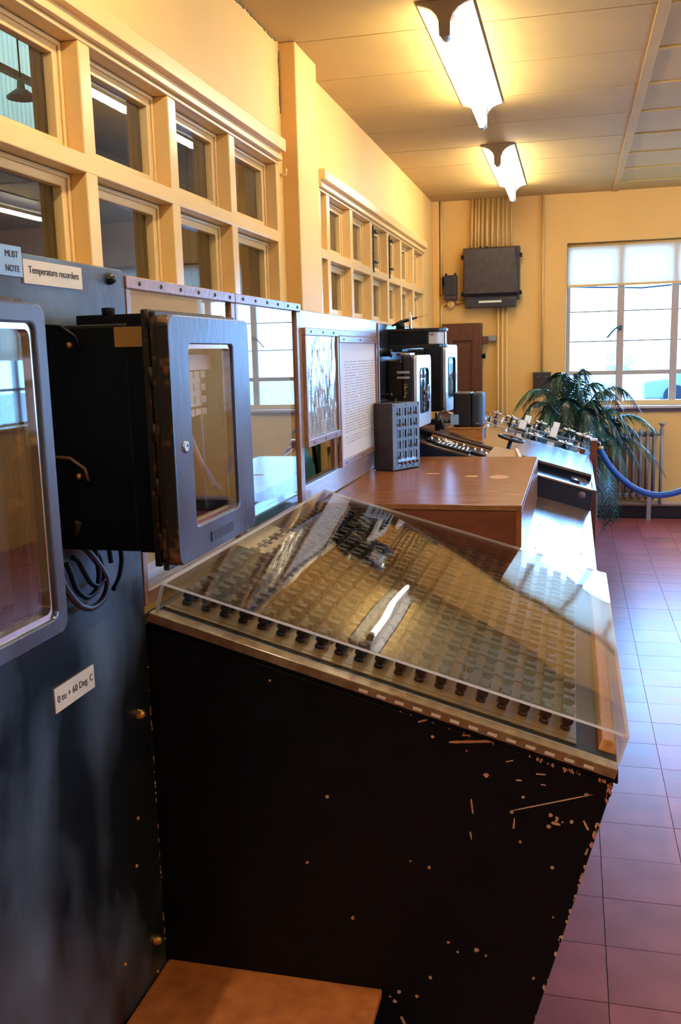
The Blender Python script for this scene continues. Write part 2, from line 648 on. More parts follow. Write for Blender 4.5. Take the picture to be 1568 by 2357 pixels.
# ---- left wall (solid parts) and its two glazed screens
wl = struct('wall_left')
ZS = 0.92
B('wall_upper', (XW-0.28, YB, 2.567), (XW, YF+0.2, ZC+0.05), M_wall, wl)
B('wall_lower', (XW-0.28, YB, 0.0), (XW, YF+0.2, ZS), M_wall, wl)
B('wall_pier', (XW-0.28, 4.235, ZS), (XW, 4.93, 2.567), M_wall, wl)
B('wall_pier', (XW-0.28, 8.50, ZS), (XW, YF+0.2, 2.567), M_wall, wl)
B('wall_pier', (XW-0.28, YB, ZS), (XW, -0.9, 2.567), M_wall, wl)
pil = B('pillar', (XW-0.02, 4.30, 0.0), (-1.243, 4.66, ZC), M_wall, wl, 0.006)
# crumbled plaster crack at the top of the pillar and along the ceiling line
bm = BM()
for k in range(9):
    z = 2.95 - 0.03*k
    box(bm, (XW-0.002, 4.286+random.uniform(-.004, .004), z-0.016), (XW+0.0025, 4.299, z+0.012))
for k in range(16):
    y = 3.55 + 0.045*k
    box(bm, (XW-0.001, y, ZC-0.006-random.uniform(0, .006)), (XW+0.004, y+random.uniform(.02, .05), ZC-0.0005))
obj('plaster_crack', bm, M_ceilgap, wl, kind='stuff')


def screen(idx, y0, y1, muls, zt=2.46, ztr=(2.115, 2.165), zl=(1.775, 1.825)):
    """glazed timber screen in the left wall; muls = centres of inner mullions"""
    w = struct('window_%d' % idx, (XW, (y0+y1)/2, ZS))
    hw = 0.032
    xf, xb, xg = XW, XW-0.145, XW-0.092
    bm = BM()
    box(bm, (xg, y0, zt), (xf+0.004, y1, 2.475))
    obj('header', bm, M_frame, w, 0.004)
    bm = BM()
    box(bm, (xf-0.02, y0, 2.475), (xf+0.022, y1, 2.497))
    box(bm, (xf-0.02, y0, 2.512), (xf+0.040, y1, 2.567))
    box(bm, (xf-0.02, y0, 2.495), (xf+0.012, y1, 2.514))
    obj('cornice', bm, M_frame, w, 0.004)
    edges = [(y0, y0+hw)] + [(m-hw, m+hw) for m in muls] + [(y1-hw*1.3, y1)]
    for a, b_ in edges:
        B('mullion', (xg, a, ZS), (xf+0.002, b_, zt), M_frame, w, 0.004)
        bm = BM()
        box(bm, (xb, a-0.004, ZS), (xg-0.012, b_+0.004, 2.567))
        for q in range(2):
            xx = xg-0.024-0.02*q
            box(bm, (xx-0.006, a-0.010, ZS), (xx+0.006, b_+0.010, 2.567))
        obj('mullion', bm, M_mulback, w, label='unpainted brown back half of the mullion')
    for za, zb in (ztr, zl, (1.435, 1.485), (1.09, 1.14)):
        B('transom', (xg, y0, za), (xf+0.0035, y1, zb), M_frame, w, 0.004)
        B('transom', (xb+.03, y0, za+.005), (xg-0.012, y1, zb-.005), M_mulback, w, label='brown back half of the transom')
    B('transom', (xb, y0, zt), (xg-0.012, y1, 2.567), M_mulback, w, label='brown back of the header')
    rows = [(ztr[1], zt), (zl[1], ztr[0]), (1.485, zl[0]), (1.14, 1.435)]
    bays = [(a[1], b_[0]) for a, b_ in zip(edges, edges[1:])]
    for (a, b_) in bays:
        for (za, zb) in rows:
            if zb < 1.6 and a > 4.9:
                pass
            s = 0.036
            cy, cz = (a+b_)/2, (za+zb)/2
            W_, H_ = b_-a-0.004, zb-za-0.004
            out = [(-W_/2, -H_/2), (W_/2, -H_/2), (W_/2, H_/2), (-W_/2, H_/2)]
            mid = [(-W_/2+.012, -H_/2+.012), (W_/2-.012, -H_/2+.012), (W_/2-.012, H_/2-.012), (-W_/2+.012, H_/2-.012)]
            inn = [(-W_/2+s, -H_/2+s), (W_/2-s, -H_/2+s), (W_/2-s, H_/2-s), (-W_/2+s, H_/2-s)]
            bm = BM()
            ring_prism(bm, out, inn, lambda u, v: (xf-0.086, cy+u, cz+v), lambda u, v: (xf-0.056, cy+u, cz+v))
            ring_prism(bm, out, mid, lambda u, v: (xf-0.056, cy+u, cz+v), lambda u, v: (xf-0.048, cy+u, cz+v))
            obj('sash', bm, M_frame, w, 0.003)
            B('pane', (xf-0.078, cy-W_/2+s-.004, cz-H_/2+s-.004), (xf-0.074, cy+W_/2-s+.004, cz+H_/2-s+.004), M_glass, w)
    B('window_sill', (xb, y0, ZS-0.03), (xf+0.02, y1, ZS+.001), M_frame, w)
    return w


screen(1, -0.9, 4.235, [2.475-0.577*k for k in range(5, 0, -1)] + [2.475, 3.055, 3.625])
w2 = screen(2, 4.93, 8.52, [5.12, 5.68, 6.26, 6.83, 7.37, 7.96])
bm = BM()
box(bm, (-2.0, 4.15, 0.3), (XW-0.281, 5.0, 3.1))
for q in range(9):
    box(bm, (-2.0+.05*q, 4.135, .3), (-1.985+.05*q, 4.15, 3.1))
obj('pier_back', bm, M_mulback, wl, label='brown boarded back of the pier behind the panes')
# dark iron casement stays on the far screen
for y in (6.29, 6.86):
    bm = BM()
    box(bm, (XW, y-.008, 2.14), (XW+.012, y+.008, 2.44))
    box(bm, (XW, y-.01, 2.40), (XW+.03, y+.09, 2.412))
    box(bm, (XW, y-.01, 2.20), (XW+.03, y+.06, 2.212))
    obj('casement_stay', bm, M_worn, w2)
# hook on the pillar
bm = BM()
cyl(bm, (XW, 4.262, 2.42), (XW+.03, 4.262, 2.42), .006, 8)
cyl(bm, (XW+.028, 4.262, 2.42), (XW+.028, 4.262, 2.445), .005, 8)
obj('hook', bm, M_frame, wl)

# room behind the left screens
br = struct('wall_beyond', (-3.3, 4, 0))
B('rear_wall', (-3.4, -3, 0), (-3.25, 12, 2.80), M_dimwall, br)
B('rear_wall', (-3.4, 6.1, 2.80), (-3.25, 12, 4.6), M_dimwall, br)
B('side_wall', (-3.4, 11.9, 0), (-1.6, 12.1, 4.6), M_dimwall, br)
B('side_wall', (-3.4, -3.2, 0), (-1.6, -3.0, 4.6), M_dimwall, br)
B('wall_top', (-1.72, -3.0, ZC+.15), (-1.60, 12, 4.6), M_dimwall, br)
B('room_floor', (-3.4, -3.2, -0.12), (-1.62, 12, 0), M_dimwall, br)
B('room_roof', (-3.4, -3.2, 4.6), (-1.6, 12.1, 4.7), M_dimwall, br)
bm = BM()
N = 950
prev = None
for i in range(N+1):
    y = -3.0 + 9.1*i/N
    x = -3.30 + 0.014*sin(i*pi/2.5)
    a = bm.verts.new((x, y, 2.80))
    b_ = bm.verts.new((x, y, 4.60))
    if prev:
        f = bm.faces.new((prev[0], a, b_, prev[1]))
        f.smooth = True
    prev = (a, b_)
cs = obj('corrugated_sheet', bm, M_corr, br, norm=False)
cs.modifiers.new('thick', 'SOLIDIFY').thickness = 0.003
B('rail', (-3.05, 1.0, 3.16), (-3.0, 5.6, 3.19), M_dimwall, br, 0.004)
pl = thing('pendant_lamp', 'small green-grey enamel pendant lamp seen through the top left pane', 'lamp', (-2.9, 4.72, 3.0))
bm = BM()
lathe(bm, [(0.0, .10), (.018, .10), (.022, .05), (.03, .045), (.078, .01), (.08, 0), (.076, 0), (.03, .04), (0, .042)], (-2.9, 4.72, 3.0), (0, 0, 1), 24)
obj('lamp_shade', bm, mat('lamp_green', (0.10, 0.13, 0.11), 0.35), pl)
bm = BM()
cyl(bm, (-2.9, 4.72, 3.1), (-2.9, 4.72, 4.6), .005, 8)
obj('cord', bm, M_black, pl)

# ---- far wall with its window
wf = struct('wall_far')
WX0, WX1, WZ0, WZ1 = -0.082, 1.95, 1.045, 2.562
B('wall_panel', (XW-0.28, YF, 0), (WX0, YF+0.26, ZC+.05), M_wall, wf)
B('wall_panel', (WX1, YF, 0), (XR+.2, YF+0.26, ZC+.05), M_wall, wf)
B('wall_panel', (WX0, YF, 0), (WX1, YF+0.26, WZ0), M_wall, wf)
B('wall_panel', (WX0, YF, WZ1), (WX1, YF+0.26, ZC+.05), M_wall, wf)
B('trim_1', (XW, YF-0.045, 0), (XW+0.065, YF, ZC), M_wall, None, 0.004)['kind'] = 'structure'
B('baseboard_far', (XW, YF-0.02, 0), (XR, YF, 0.125), M_skirt, None, 0.003)['kind'] = 'structure'

w3 = struct('window_3', (0.9, YF+.12, WZ0))
B('frame_lining', (WX0, YF+.01, WZ0), (WX0+.012, YF+.15, WZ1), M_frame, w3, .002)
B('window_sill', (WX0-.03, YF-.035, WZ0-.012), (WX1+.03, YF+.14, WZ0+.012), mat('sill_paint', (0.50, 0.42, 0.40), 0.3), w3, 0.004)
B('sill_shade', (WX0-.02, YF-.015, WZ0-.045), (WX1+.02, YF-.001, WZ0-.012), mat('sill_shadow_paint', (0.12, 0.07, 0.08), 0.4), w3)  # dark strip, shade under the sill put into its colour
YG = YF+.13
B('frame_rail', (WX0, YG-.02, WZ0+.012), (WX1, YG+.03, 1.105), M_frame, w3, .003)
B('frame_rail', (WX0, YG-.02, 2.51), (WX1, YG+.03, WZ1), M_frame, w3, .003)
MXs = [-0.062, 0.425, 0.905, 1.385, 1.88]
for i, x in enumerate(MXs):
    hw = 0.032 if i else 0.03
    B('mullion', (x-hw, YG-.015, 1.10), (x+hw, YG+.025, 2.515), M_winwht, w3, .003)
for a, b_ in zip(MXs, MXs[1:]):
    B('rail', (a+.03, YG-.010, 1.345), (b_-.03, YG+.02, 1.385), M_winwht, w3, .003)
    for z in (1.660, 1.937, 2.22):
        B('glazing_bar', (a+.03, YG, z-.006), (b_-.03, YG+.016, z+.006), M_steel, w3)
    zz = [1.105, 1.345, 1.66, 1.937, 2.22, 2.51]
    for z0, z1 in zip(zz, zz[1:]):
        B('pane', (a+.03, YG+.006, z0), (b_-.03, YG+.010, z1), M_glass, w3)
for i, x in enumerate((0.425, 1.385)):
    bm = BM()
    box(bm, (x-.012, YG-.045, 1.76), (x+.012, YG-.015, 1.80))
    tube(bm, [(x, YG-.05, 1.78), (x-.03, YG-.055, 1.785), (x-.06, YG-.055, 1.76), (x-.12, YG-.055, 1.69)], .008, 8)
    obj('handle', bm, M_green, w3)
bl = thing('roller_blind', 'white translucent roller blind covering the top of the far window', 'blind', (0.9, YG-.04, 2.165))
bm = BM()
box(bm, (WX0+.02, YG-.042, 2.185), (WX1-.02, YG-.041, 2.53))
obj('fabric', bm, M_blind, bl)
B('bottom_bar', (WX0+.02, YG-.047, 2.165), (WX1-.02, YG-.036, 2.187), M_frame, bl, .003)
bm = BM()
cyl(bm, (WX0+.02, YG-.035, 2.545), (WX1-.02, YG-.035, 2.545), .014, 12)
obj('roller', bm, M_frame, bl)

# ---- right and back walls (outside the picture, light the room through their windows)
wr = struct('wall_right')
RW = [(2.0, 5.0), (6.0, 8.4)]
ycut = [YB] + [v for p in RW for v in p] + [YF+.2]
for i in range(0, len(ycut), 2):
    B('wall_panel', (XR, ycut[i], 0), (XR+.24, ycut[i+1], ZC+.05), M_wall, wr)
for a, b_ in RW:
    B('wall_panel', (XR, a, 0), (XR+.24, b_, 1.045), M_wall, wr)
    B('wall_panel', (XR, a, 2.562), (XR+.24, b_, ZC+.05), M_wall, wr)
for wi, (a, b_) in enumerate(RW):
    w = struct('window_%d' % (4+wi), (XR+.12, (a+b_)/2, 1.045))
    n = 6 if wi == 0 else 5
    for k in range(n+1):
        y = a + (b_-a)*k/n
        B('mullion', (XR+.11, y-.03, 1.045), (XR+.15, y+.03, 2.56), M_winwht, w)
    for z in (1.06, 1.365, 1.66, 1.94, 2.55):
        B('rail', (XR+.11, a, z-.012), (XR+.14, b_, z+.012), M_winwht, w)
    B('pane', (XR+.128, a, 1.05), (XR+.132, b_, 2.56), M_glass, w)
    B('window_sill', (XR-.04, a-.03, 1.03), (XR+.12, b_+.03, 1.05), M_frame, w)
    r_ = thing('roller_blind', 'white roller blind half down over the ' + ('nearer', 'farther')[wi] + ' window in the right wall', 'blind', (XR+.08, (a+b_)/2, 1.6), 'roller blinds on the right wall')
    B('fabric', (XR+.08, a+.02, 1.62), (XR+.081, b_-.02, 2.55), M_blind, r_)
wb = B('wall_back', (XW-.28, YB-.2, 0), (XR+.24, YB, ZC+.05), M_wall)
wb['kind'] = 'structure'

# ---- outdoors through the far window
gr = B('ground', (-14, YF+.5, -0.25), (30, 70, -0.15), M_asphalt)
gr['kind'] = 'structure'
car = thing('car', 'grey parked car seen faintly through the far window', 'car', (4.1, 29, -.15))
bm = BM()
prof = [(0, .25), (0, .75), (.75, .85), (1.25, 1.40), (2.9, 1.42), (3.6, .92), (4.2, .80), (4.2, .25)]
prism(bm, [(2.0+u, 28.2, -.15+v) for u, v in prof], (0, 1.6, 0))
obj('body', bm, M_car, car, .06, 3)
for u in (2.85, 5.35):
    for y in (28.25, 29.75):
        bm = BM()
        cyl(bm, (u, y-.1, .18), (u, y+.1, .18), .32, 20)
        obj('wheel', bm, M_black, car)
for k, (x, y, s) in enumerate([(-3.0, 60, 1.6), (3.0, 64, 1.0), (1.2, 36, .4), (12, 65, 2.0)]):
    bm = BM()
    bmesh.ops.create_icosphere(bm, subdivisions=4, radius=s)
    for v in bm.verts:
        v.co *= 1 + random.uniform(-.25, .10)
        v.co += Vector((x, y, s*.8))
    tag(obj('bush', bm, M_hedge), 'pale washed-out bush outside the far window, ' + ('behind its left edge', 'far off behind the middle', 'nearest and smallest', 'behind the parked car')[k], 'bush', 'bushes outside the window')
bm = BM()
tube(bm, [(-8, 30, 4.3), (-2, 30, 3.55), (2, 30, 3.35), (6, 30, 3.6), (14, 30, 4.6)], .03, 6)
tag(obj('power_line', bm, M_black), 'thin overhead cable crossing the sky outside the far window', 'cable')

# ================================================================== LIGHTS OF THE ROOM


def fluoro(x, y0, y1, label, group='ceiling tube lights'):
    t = thing('fluorescent_light', label, 'light', (x, (y0+y1)/2, ZC), group)
    # spine
    prof = [(-.034, ZC), (-.030, ZC-.05), (-.022, ZC-.075), (.022, ZC-.075), (.030, ZC-.05), (.034, ZC)]
    bm = BM()
    prism(bm, [(x+a, y0+.02, z) for a, z in prof], (0, y1-y0-.04, 0))
    obj('housing', bm, M_lampw, t)
    # concave wings flaring up to the ceiling
    bm = BM()
    for s in (-1, 1):
        c = [(.024, ZC-.074), (.036, ZC-.050), (.055, ZC-.031), (.083, ZC-.018), (.113, ZC-.011)]
        lo = [(x+s*a, z) for a, z in c]
        hi = [(x+s*a, z+.004) for a, z in c]
        poly = [(a, y0, z) for a, z in lo] + [(a, y0, z) for a, z in hi[::-1]]
        fs = prism(bm, poly, (0, y1-y0, 0))
    obj('reflector', bm, M_lampw, t)
    for ye, s in ((y0, -1), (y1, 1)):
        bm = BM()
        pr = [(-.113, ZC-.001), (-.113, ZC-.012), (-.083, ZC-.020), (-.055, ZC-.034), (-.034, ZC-.055), (-.024, ZC-.080), (-.022, ZC-.135), (0, ZC-.148),
              (.022, ZC-.135), (.024, ZC-.080), (.034, ZC-.055), (.055, ZC-.034), (.083, ZC-.020), (.113, ZC-.012), (.113, ZC-.001)]
        if s < 0:
            prism(bm, [(x+a, ye-.012, z) for a, z in pr], (0, .014, 0))
        else:
            pr2 = [(-.026, ZC-.001), (-.026, ZC-.135), (0, ZC-.150), (.026, ZC-.135), (.026, ZC-.001)]
            prism(bm, [(x+a, ye-.002, z) for a, z in pr2], (0, .014, 0))
        obj('end_cap', bm, M_lampcap if s < 0 else M_lampw, t, .002)
        bm = BM()
        cyl(bm, (x, ye, ZC-.128), (x, ye - s*.05, ZC-.128), .0185, 16)
        obj('lamp_holder', bm, M_steel, t)
    bm = BM()
    cyl(bm, (x, y0+.05, ZC-.128), (x, y1-.05, ZC-.128), .0165, 16)
    obj('tube', bm, M_tube, t)
    return t


fluoro(-.527, 4.02, 5.66, 'lit fluorescent tube light nearest the camera, at the top edge of the picture')
fluoro(-.527, 6.77, 8.42, 'lit fluorescent tube light farther back, near the conduits on the far wall')
for xx, ya, lb_ in ((-.527, 1.1, 'above the near desk'), (-.527, -1.7, 'behind the camera'), (1.9, 0.2, 'on the right, nearest the back wall'), (1.9, 3.6, 'on the right, middle of its row'), (1.9, 6.6, 'on the right, nearest the far wall')):
    fluoro(xx, ya, ya+1.64, 'added unseen tube light ' + lb_, 'added tube lights out of view')  # unseen tubes added to light the room

# ================================================================== SLATE PANEL AND ITS RECORDERS
sp = thing('slate_panel', 'tall mottled blue-grey slate panel carrying the two temperature recorders', 'instrument panel', (XP-.015, .6, 0))
bm = BM()
y0, y1, zt = -0.9, 1.796, 1.782
poly = [(XP-.03, y0, 0), (XP-.03, y1, 0), (XP-.03, y1, zt-.012), (XP-.03, y1-.004, zt-.004), (XP-.03, y1-.012, zt), (XP-.03, y0, zt)]
prism(bm, poly, (.03, 0, 0))
obj('slab', bm, M_slate, sp, .003)
for y, z in ((1.728, 1.760), (1.745, .30), (1.735, .845)):
    bm = BM()
    lathe(bm, [(.0, .016), (.007, .014), (.011, .007), (.012, 0)], (XP, y, z), (1, 0, 0), 14)
    obj('bolt', bm, M_blackg if z > 1 else M_brass, sp)
for y, z in ((1.70, .62), (1.68, .52), (1.60, .34), (1.745, .22)):
    bm = BM()
    lathe(bm, [(.0, .004), (.004, .003), (.005, 0)], (XP, y, z), (1, 0, 0), 10)
    obj('screw', bm, M_brass, sp)
# worn bright line where slate meets the desk end
bm = BM()
for k in range(34):
    z = .25 + random.random()*.68
    y = 1.790+random.uniform(-.002, .002)
    box(bm, (XP, y, z), (XP+.0012, y+random.uniform(.001, .004), z+random.uniform(.002, .012)))
obj('worn_edge', bm, M_chip, sp, kind='stuff')
cd1 = B('name_card', (XP, 1.424, 1.732), (XP+.003, 1.617, 1.772), M_paper, sp, label='cream card lettered Temperature recorders')
text('lettering', 'Temperature recorders', .0172, MX(XP+.0034, 1.522, 1.755), M_ink, cd1)
cd2 = B('name_card', (XP, 1.414, .972), (XP+.003, 1.556, 1.018), M_paper, sp, label='cream card lettered 0 to + 60 Deg. C')
text('lettering', '0 to + 60 Deg. C', .0185, MX(XP+.0034, 1.486, .995), M_ink, cd2)
cd3 = B('name_card', (XP, 1.31, 1.741), (XP+.003, 1.421, 1.790), M_bluecard, sp, label='pale blue card with blurred dark lettering')
text('lettering', 'MUST', .015, MX(XP+.0034, 1.392, 1.776), M_ink, cd3)
text('lettering', 'NOTE', .015, MX(XP+.0034, 1.392, 1.753), M_ink, cd3)


def recorder(ya, yb, label, mg=(.175, .105)):
    """glazed recorder: black case on the slate, flange, door with a window facing the aisle"""
    cy = (ya+yb)/2
    t = thing('temperature_recorder', label, 'recorder', (-.78, cy, 1.24))
    zt, zb = 1.662, 1.262
    ye = ya+.035
    bm = BM()
    box(bm, (XP+.001, ye, zb), (-.742, yb-.03, zt))
    obj('case', bm, M_black, t, .006)
    rp_ = lambda a, b2, c, d: [(a, c), (b2, c), (b2, d), (a, d)]
    bm = BM()
    ring_prism(bm, rp_(ye, yb-.03, zb, zt), rp_(ye+.006, yb-.036, zb+.006, zt-.006), lambda u, v: (-.742, u, v), lambda u, v: (-.70, u, v))
    obj('case_front', bm, M_black, t)
    bm = BM()
    box(bm, (XP+.04, ye+.04, zt), (-.70, yb-.06, zt+.018))
    cyl(bm, (-.80, ye+.05, zt+.016), (-.80, ye+.05, zt+.030), .012, 12)
    obj('case_top', bm, M_black, t, .002)
    for zz in (zt-.03, zb+.14):
        bm = BM()
        tube(bm, [(-.895, ye-.003, zz+.030), (-.865, ye-.005, zz+.028), (-.838, ye-.005, zz+.010), (-.832, ye-.004, zz-.012)], .0032, 8)
        obj('bracket_rib', bm, M_black if zz > 1.5 else mat('rust_rim', (.16, .07, .025), .5), t)
        bm = BM()
        lathe(bm, [(0, .008), (.0035, .007), (.006, .003), (.006, 0)], (-.852, ye, zz-.004), (0, -1, 0), 12)
        obj('bolt', bm, M_brass, t)
    B('rating_plate', (-.765, ye-.003, zt-.040), (-.705, ye, zt-.006), mat('brown_rating_plate', (.34, .20, .05), .4), t)
    # flange layers
    bm = BM()
    for xa_, xb_, y_a, y_b, z_a, z_b in ((-.708, -.695, ya+.018, yb-.012, zb-.022, zt+.022), (-.697, -.686, ya+.024, yb-.014, zb-.016, zt+.014), (-.688, -.6765, ya+.008, yb-.006, zb-.026, zt+.018)):
        ring_prism(bm, rp_(y_a, y_b, z_a, z_b), rp_(ya+.05, yb-.04, zb+.012, zt-.012), lambda u, v: (xa_, u, v), lambda u, v: (xb_, u, v))
    obj('flange', bm, [M_worn], t, .003)
    for k in range(5):
        bm = BM()
        z = zb+.01+k*.095
        cyl(bm, (-.691, ya+.014, z), (-.691, ya+.014, z+.03), .006, 10)
        obj('hinge', bm, M_worn, t)
    # door
    w_, h_ = yb-ya, 1.673-1.245
    cz = (1.673+1.245)/2
    out = rrect(w_, h_, .018)
    inn = rrect(w_-mg[0], h_-mg[1], .012)
    inn2 = rrect(w_-mg[0]-.015, h_-mg[1]-.015, .010)
    dy, dz = (.006, .004) if mg[0] > .1 else (0, 0)
    bm = BM()
    ring_prism(bm, out, [(u-dy, v+dz) for u, v in inn], lambda u, v: (-.676, cy+u, cz+v), lambda u, v: (-.650, cy+u, cz+v), 0, 1)
    d = obj('door', bm, [M_door, M_worn], t, .0035)
    bm = BM()
    ring_prism(bm, [(u-dy, v+dz) for u, v in inn], [(u-dy, v+dz) for u, v in inn2], lambda u, v: (-.672, cy+u, cz+v), lambda u, v: (-.655, cy+u, cz+v))
    obj('window_bead', bm, M_chrome, d)
    bm = BM()
    box(bm, (-.664, cy-dy-(w_-mg[0]-.012)/2, cz+dz-(h_-mg[1]-.012)/2), (-.661, cy-dy+(w_-mg[0]-.012)/2, cz+dz+(h_-mg[1]-.012)/2))
    obj('pane', bm, M_glassr, d)
    bm = BM()
    lathe(bm, [(.011, 0), (.011, .003), (.004, .004), (.0035, .002), (0, .002)], (-.650, ya+.045, cz-.01), (1, 0, 0), 14)
    obj('lock', bm, M_steel, d)
    B('maker_plate', (-.650, cy-.055, 1.262), (-.6482, cy+.06, 1.280), M_dboxs, d, label='worn dark plate under the window')
    # interior seen through the pane
    B('back_plate', (-.735, ya+.05, zb+.02), (-.73, yb-.04, zt-.02), mat('inner_cream', (.42, .27, .085), .5), t)
    bm = BM()
    box(bm, (-.73, ya+.07, zt-.085), (-.700, yb-.08, zt-.055))
    box(bm, (-.73, ya+.07, zt-.155), (-.710, yb-.12, zt-.095))
    obj('scale_bar', bm, M_white, t, .002)
    for k in range(4):
        z = zt-.10-.024*k
        for j in range(6):
            yk = ya+.10+j*.032
            B('terminal', (-.712, yk, z), (-.704, yk+.024, z+.013), M_paperw, t)
    bm = BM()
    tube(bm, [(-.700, ya+.14, zt-.14), (-.695, ya+.17, zt-.20), (-.69, ya+.21, zt-.26), (-.69, ya+.26, zt-.31)], .004, 8)
    obj('pen_arm', bm, M_steel, t)
    bm = BM()
    tube(bm, [(-.69, ya+.215, zt-.265), (-.69, ya+.26, zt-.305), (-.69, ya+.30, zt-.325)], .0055, 8)
    obj('blue_lead', bm, M_blue, t)
    B('inner_panel', (-.73, yb-.16, zb+.03), (-.695, yb-.05, zt-.17), M_blackplast, t, .004)
    return t


r2 = recorder(1.443, 1.837, 'black temperature recorder with a narrow glazed door, the one fully in view')
r1 = recorder(.577, 1.073, 'black temperature recorder cut off by the left edge of the picture', (.050, .050))
# its lower frame carries a pale inner apron and paper slips behind the glass
B('paper_slip', (-.700, .94, 1.262+.03), (-.697, .995, 1.335), M_card, r1, label='peach paper slip behind the glass')
B('paper_slip', (-.700, .87, 1.262+.03), (-.697, .93, 1.34), M_card, r1, label='peach paper slip at the left behind the glass')
B('chart_paper', (-.705, .72, 1.35), (-.702, .985, 1.50), mat('chart_ochre', (.50, .30, .09), .6), r1)
B('side_strip', (-.695, 1.055, 1.245), (-.672, 1.078, 1.40), M_steel, r1, .002, label='bright metal strip on the lower corner')
# loop of black cables hanging under the recorder
cbt = thing('cable_coil', 'loose coil of black cable hanging below the recorder case', 'cable', (-.87, 1.53, 1.14))
XC = -.872
loops = [
    [(-.86, 1.475, 1.315), (XC, 1.49, 1.280), (XC, 1.53, 1.245), (XC, 1.570, 1.205), (XC, 1.588, 1.172), (XC, 1.565, 1.147), (XC, 1.52, 1.142), (XC, 1.48, 1.158), (XC, 1.447, 1.190), (XC, 1.425, 1.22)],
    [(XC, 1.445, 1.245), (XC, 1.458, 1.222), (XC, 1.47, 1.195), (XC, 1.49, 1.175), (XC, 1.515, 1.165), (XC, 1.545, 1.172), (XC, 1.558, 1.20), (XC, 1.55, 1.24), (-.87, 1.535, 1.30)],
    [(XC, 1.468, 1.250), (XC, 1.485, 1.242), (XC, 1.505, 1.215), (XC, 1.525, 1.190), (XC, 1.55, 1.178), (XC, 1.575, 1.185)],
    [(-.86, 1.50, 1.31), (XC, 1.525, 1.27), (XC, 1.56, 1.235), (XC, 1.575, 1.20)],
    [(-.87, 1.615, 1.30), (XC, 1.64, 1.25), (XC, 1.652, 1.21), (XC, 1.638, 1.175), (XC, 1.61, 1.155)],
    [(-.87, 1.575, 1.30), (XC, 1.60, 1.25), (XC, 1.608, 1.21)],
]
for i, L in enumerate(loops):
    # smooth through Catmull-Rom
    P_ = [Vector(p) for p in L]
    pts = []
    for k in range(len(P_)-1):
        p0 = P_[max(k-1, 0)]
        p1, p2 = P_[k], P_[k+1]
        p3 = P_[min(k+2, len(P_)-1)]
        for q in range(5):
            u = q/5
            pts.append(.5*((2*p1) + (p2-p0)*u + (2*p0-5*p1+4*p2-p3)*u*u + (3*p1-p0-3*p2+p3)*u**3))
    pts.append(P_[-1])
    bm = BM()
    tube(bm, pts, .0052 if i else .0062, 8)
    obj('cable', bm, M_black if i else M_dbox, cbt)

# ================================================================== GLAZED PARTITION AND BOARDS
ZP0 = 1.068


def glazed(ya, yb, label, right_w):
    t = thing('partition_frame', label, 'glass partition', (XP, (ya+yb)/2, ZP0))
    zt = 1.772
    bm = BM()
    box(bm, (XP-.018, ya, zt-.026), (XP+.004, yb, zt))
    o = obj('top_rail', bm, M_frwood, t, .002)
    n = 6
    for k in range(n):
        y = ya+.06+(yb-ya-.10)*k/(n-1)
        b2 = BM()
        lathe(b2, [(0, .0030), (.0035, .0025), (.0055, 0)], (XP+.004, y, zt-.013), (1, 0, 0), 8)
        obj('screw', b2, M_worn, o)
    B('stile', (XP-.018, ya, ZP0), (XP+.002, ya+.020, zt-.026), M_frwood, t, .002)
    B('stile', (XP-.030, yb-right_w, ZP0), (XP+.002, yb, zt-.026), M_frwood, t, .003)
    B('bottom_rail', (XP-.018, ya+.02, ZP0), (XP+.002, yb-right_w, ZP0+.03), M_frwood, t, .002)
    B('pane', (XP-.010, ya+.018, ZP0+.028), (XP-.007, yb-right_w+.002, zt-.024), M_glassp, t)
    return t


p1 = glazed(1.797, 2.438, 'wood-framed glass screen standing behind the recorder, yellow wall behind it', .030)
p2 = glazed(2.442, 3.072, 'wood-framed glass screen mirroring the far window, chart paper behind', .048)
B('backing_board', (XP-.022, 1.817, 1.15), (XP-.018, 2.41, 1.746), mat('yellow_backing', (.62, .38, .12), .5), p1)
B('backing_sheet', (XP-.022, 1.817, ZP0+.03), (XP-.016, 2.41, 1.150), M_white, p1, label='pale sheet along the bottom')
gp = B('chart_sheet', (XP-.022, 2.463, 1.195), (XP-.017, 2.985, 1.745), M_graph, p2)
# printed grid and family of curves on the chart
bm = BM()
xf = XP-.0168
for k in range(13):
    z = 1.215 + k*.040
    box(bm, (xf-.0002, 2.47, z), (xf, 2.965, z+.0007))
for k in range(66):
    y = 2.47 + k*.0075
    box(bm, (xf-.0002, y, 1.215), (xf, y+.0003, 1.695))
for k in range(28):
    yk = 2.955 - k*.0165
    pts = [(yk - .10*(1-cos(a)) + .02*sin(a), 1.235 + .15*sin(a)*(1) + .0*a) for a in [i*pi/2/9 for i in range(10)]]
    pts = [(2.955-k*.0165 - .11*(u/9.0)**2*(1), 1.345-.0*k - .115*math.sqrt(u/9.0)) for u in range(10)]
    for (ya, za), (yb, zb_) in zip(pts, pts[1:]):
        hexa(bm, [(xf-.0002, ya, za), (xf, ya, za), (xf, yb, zb_), (xf-.0002, yb, zb_), (xf-.0002, ya, za+.0009), (xf, ya, za+.0009), (xf, yb, zb_+.0009), (xf-.0002, yb, zb_+.0009)])
obj('printed_curve', bm, M_inkg, gp, kind='stuff')
B('red_edge', (XP-.0172, 2.986, 1.20), (XP-.0165, 2.990, 1.60), M_red, p2)

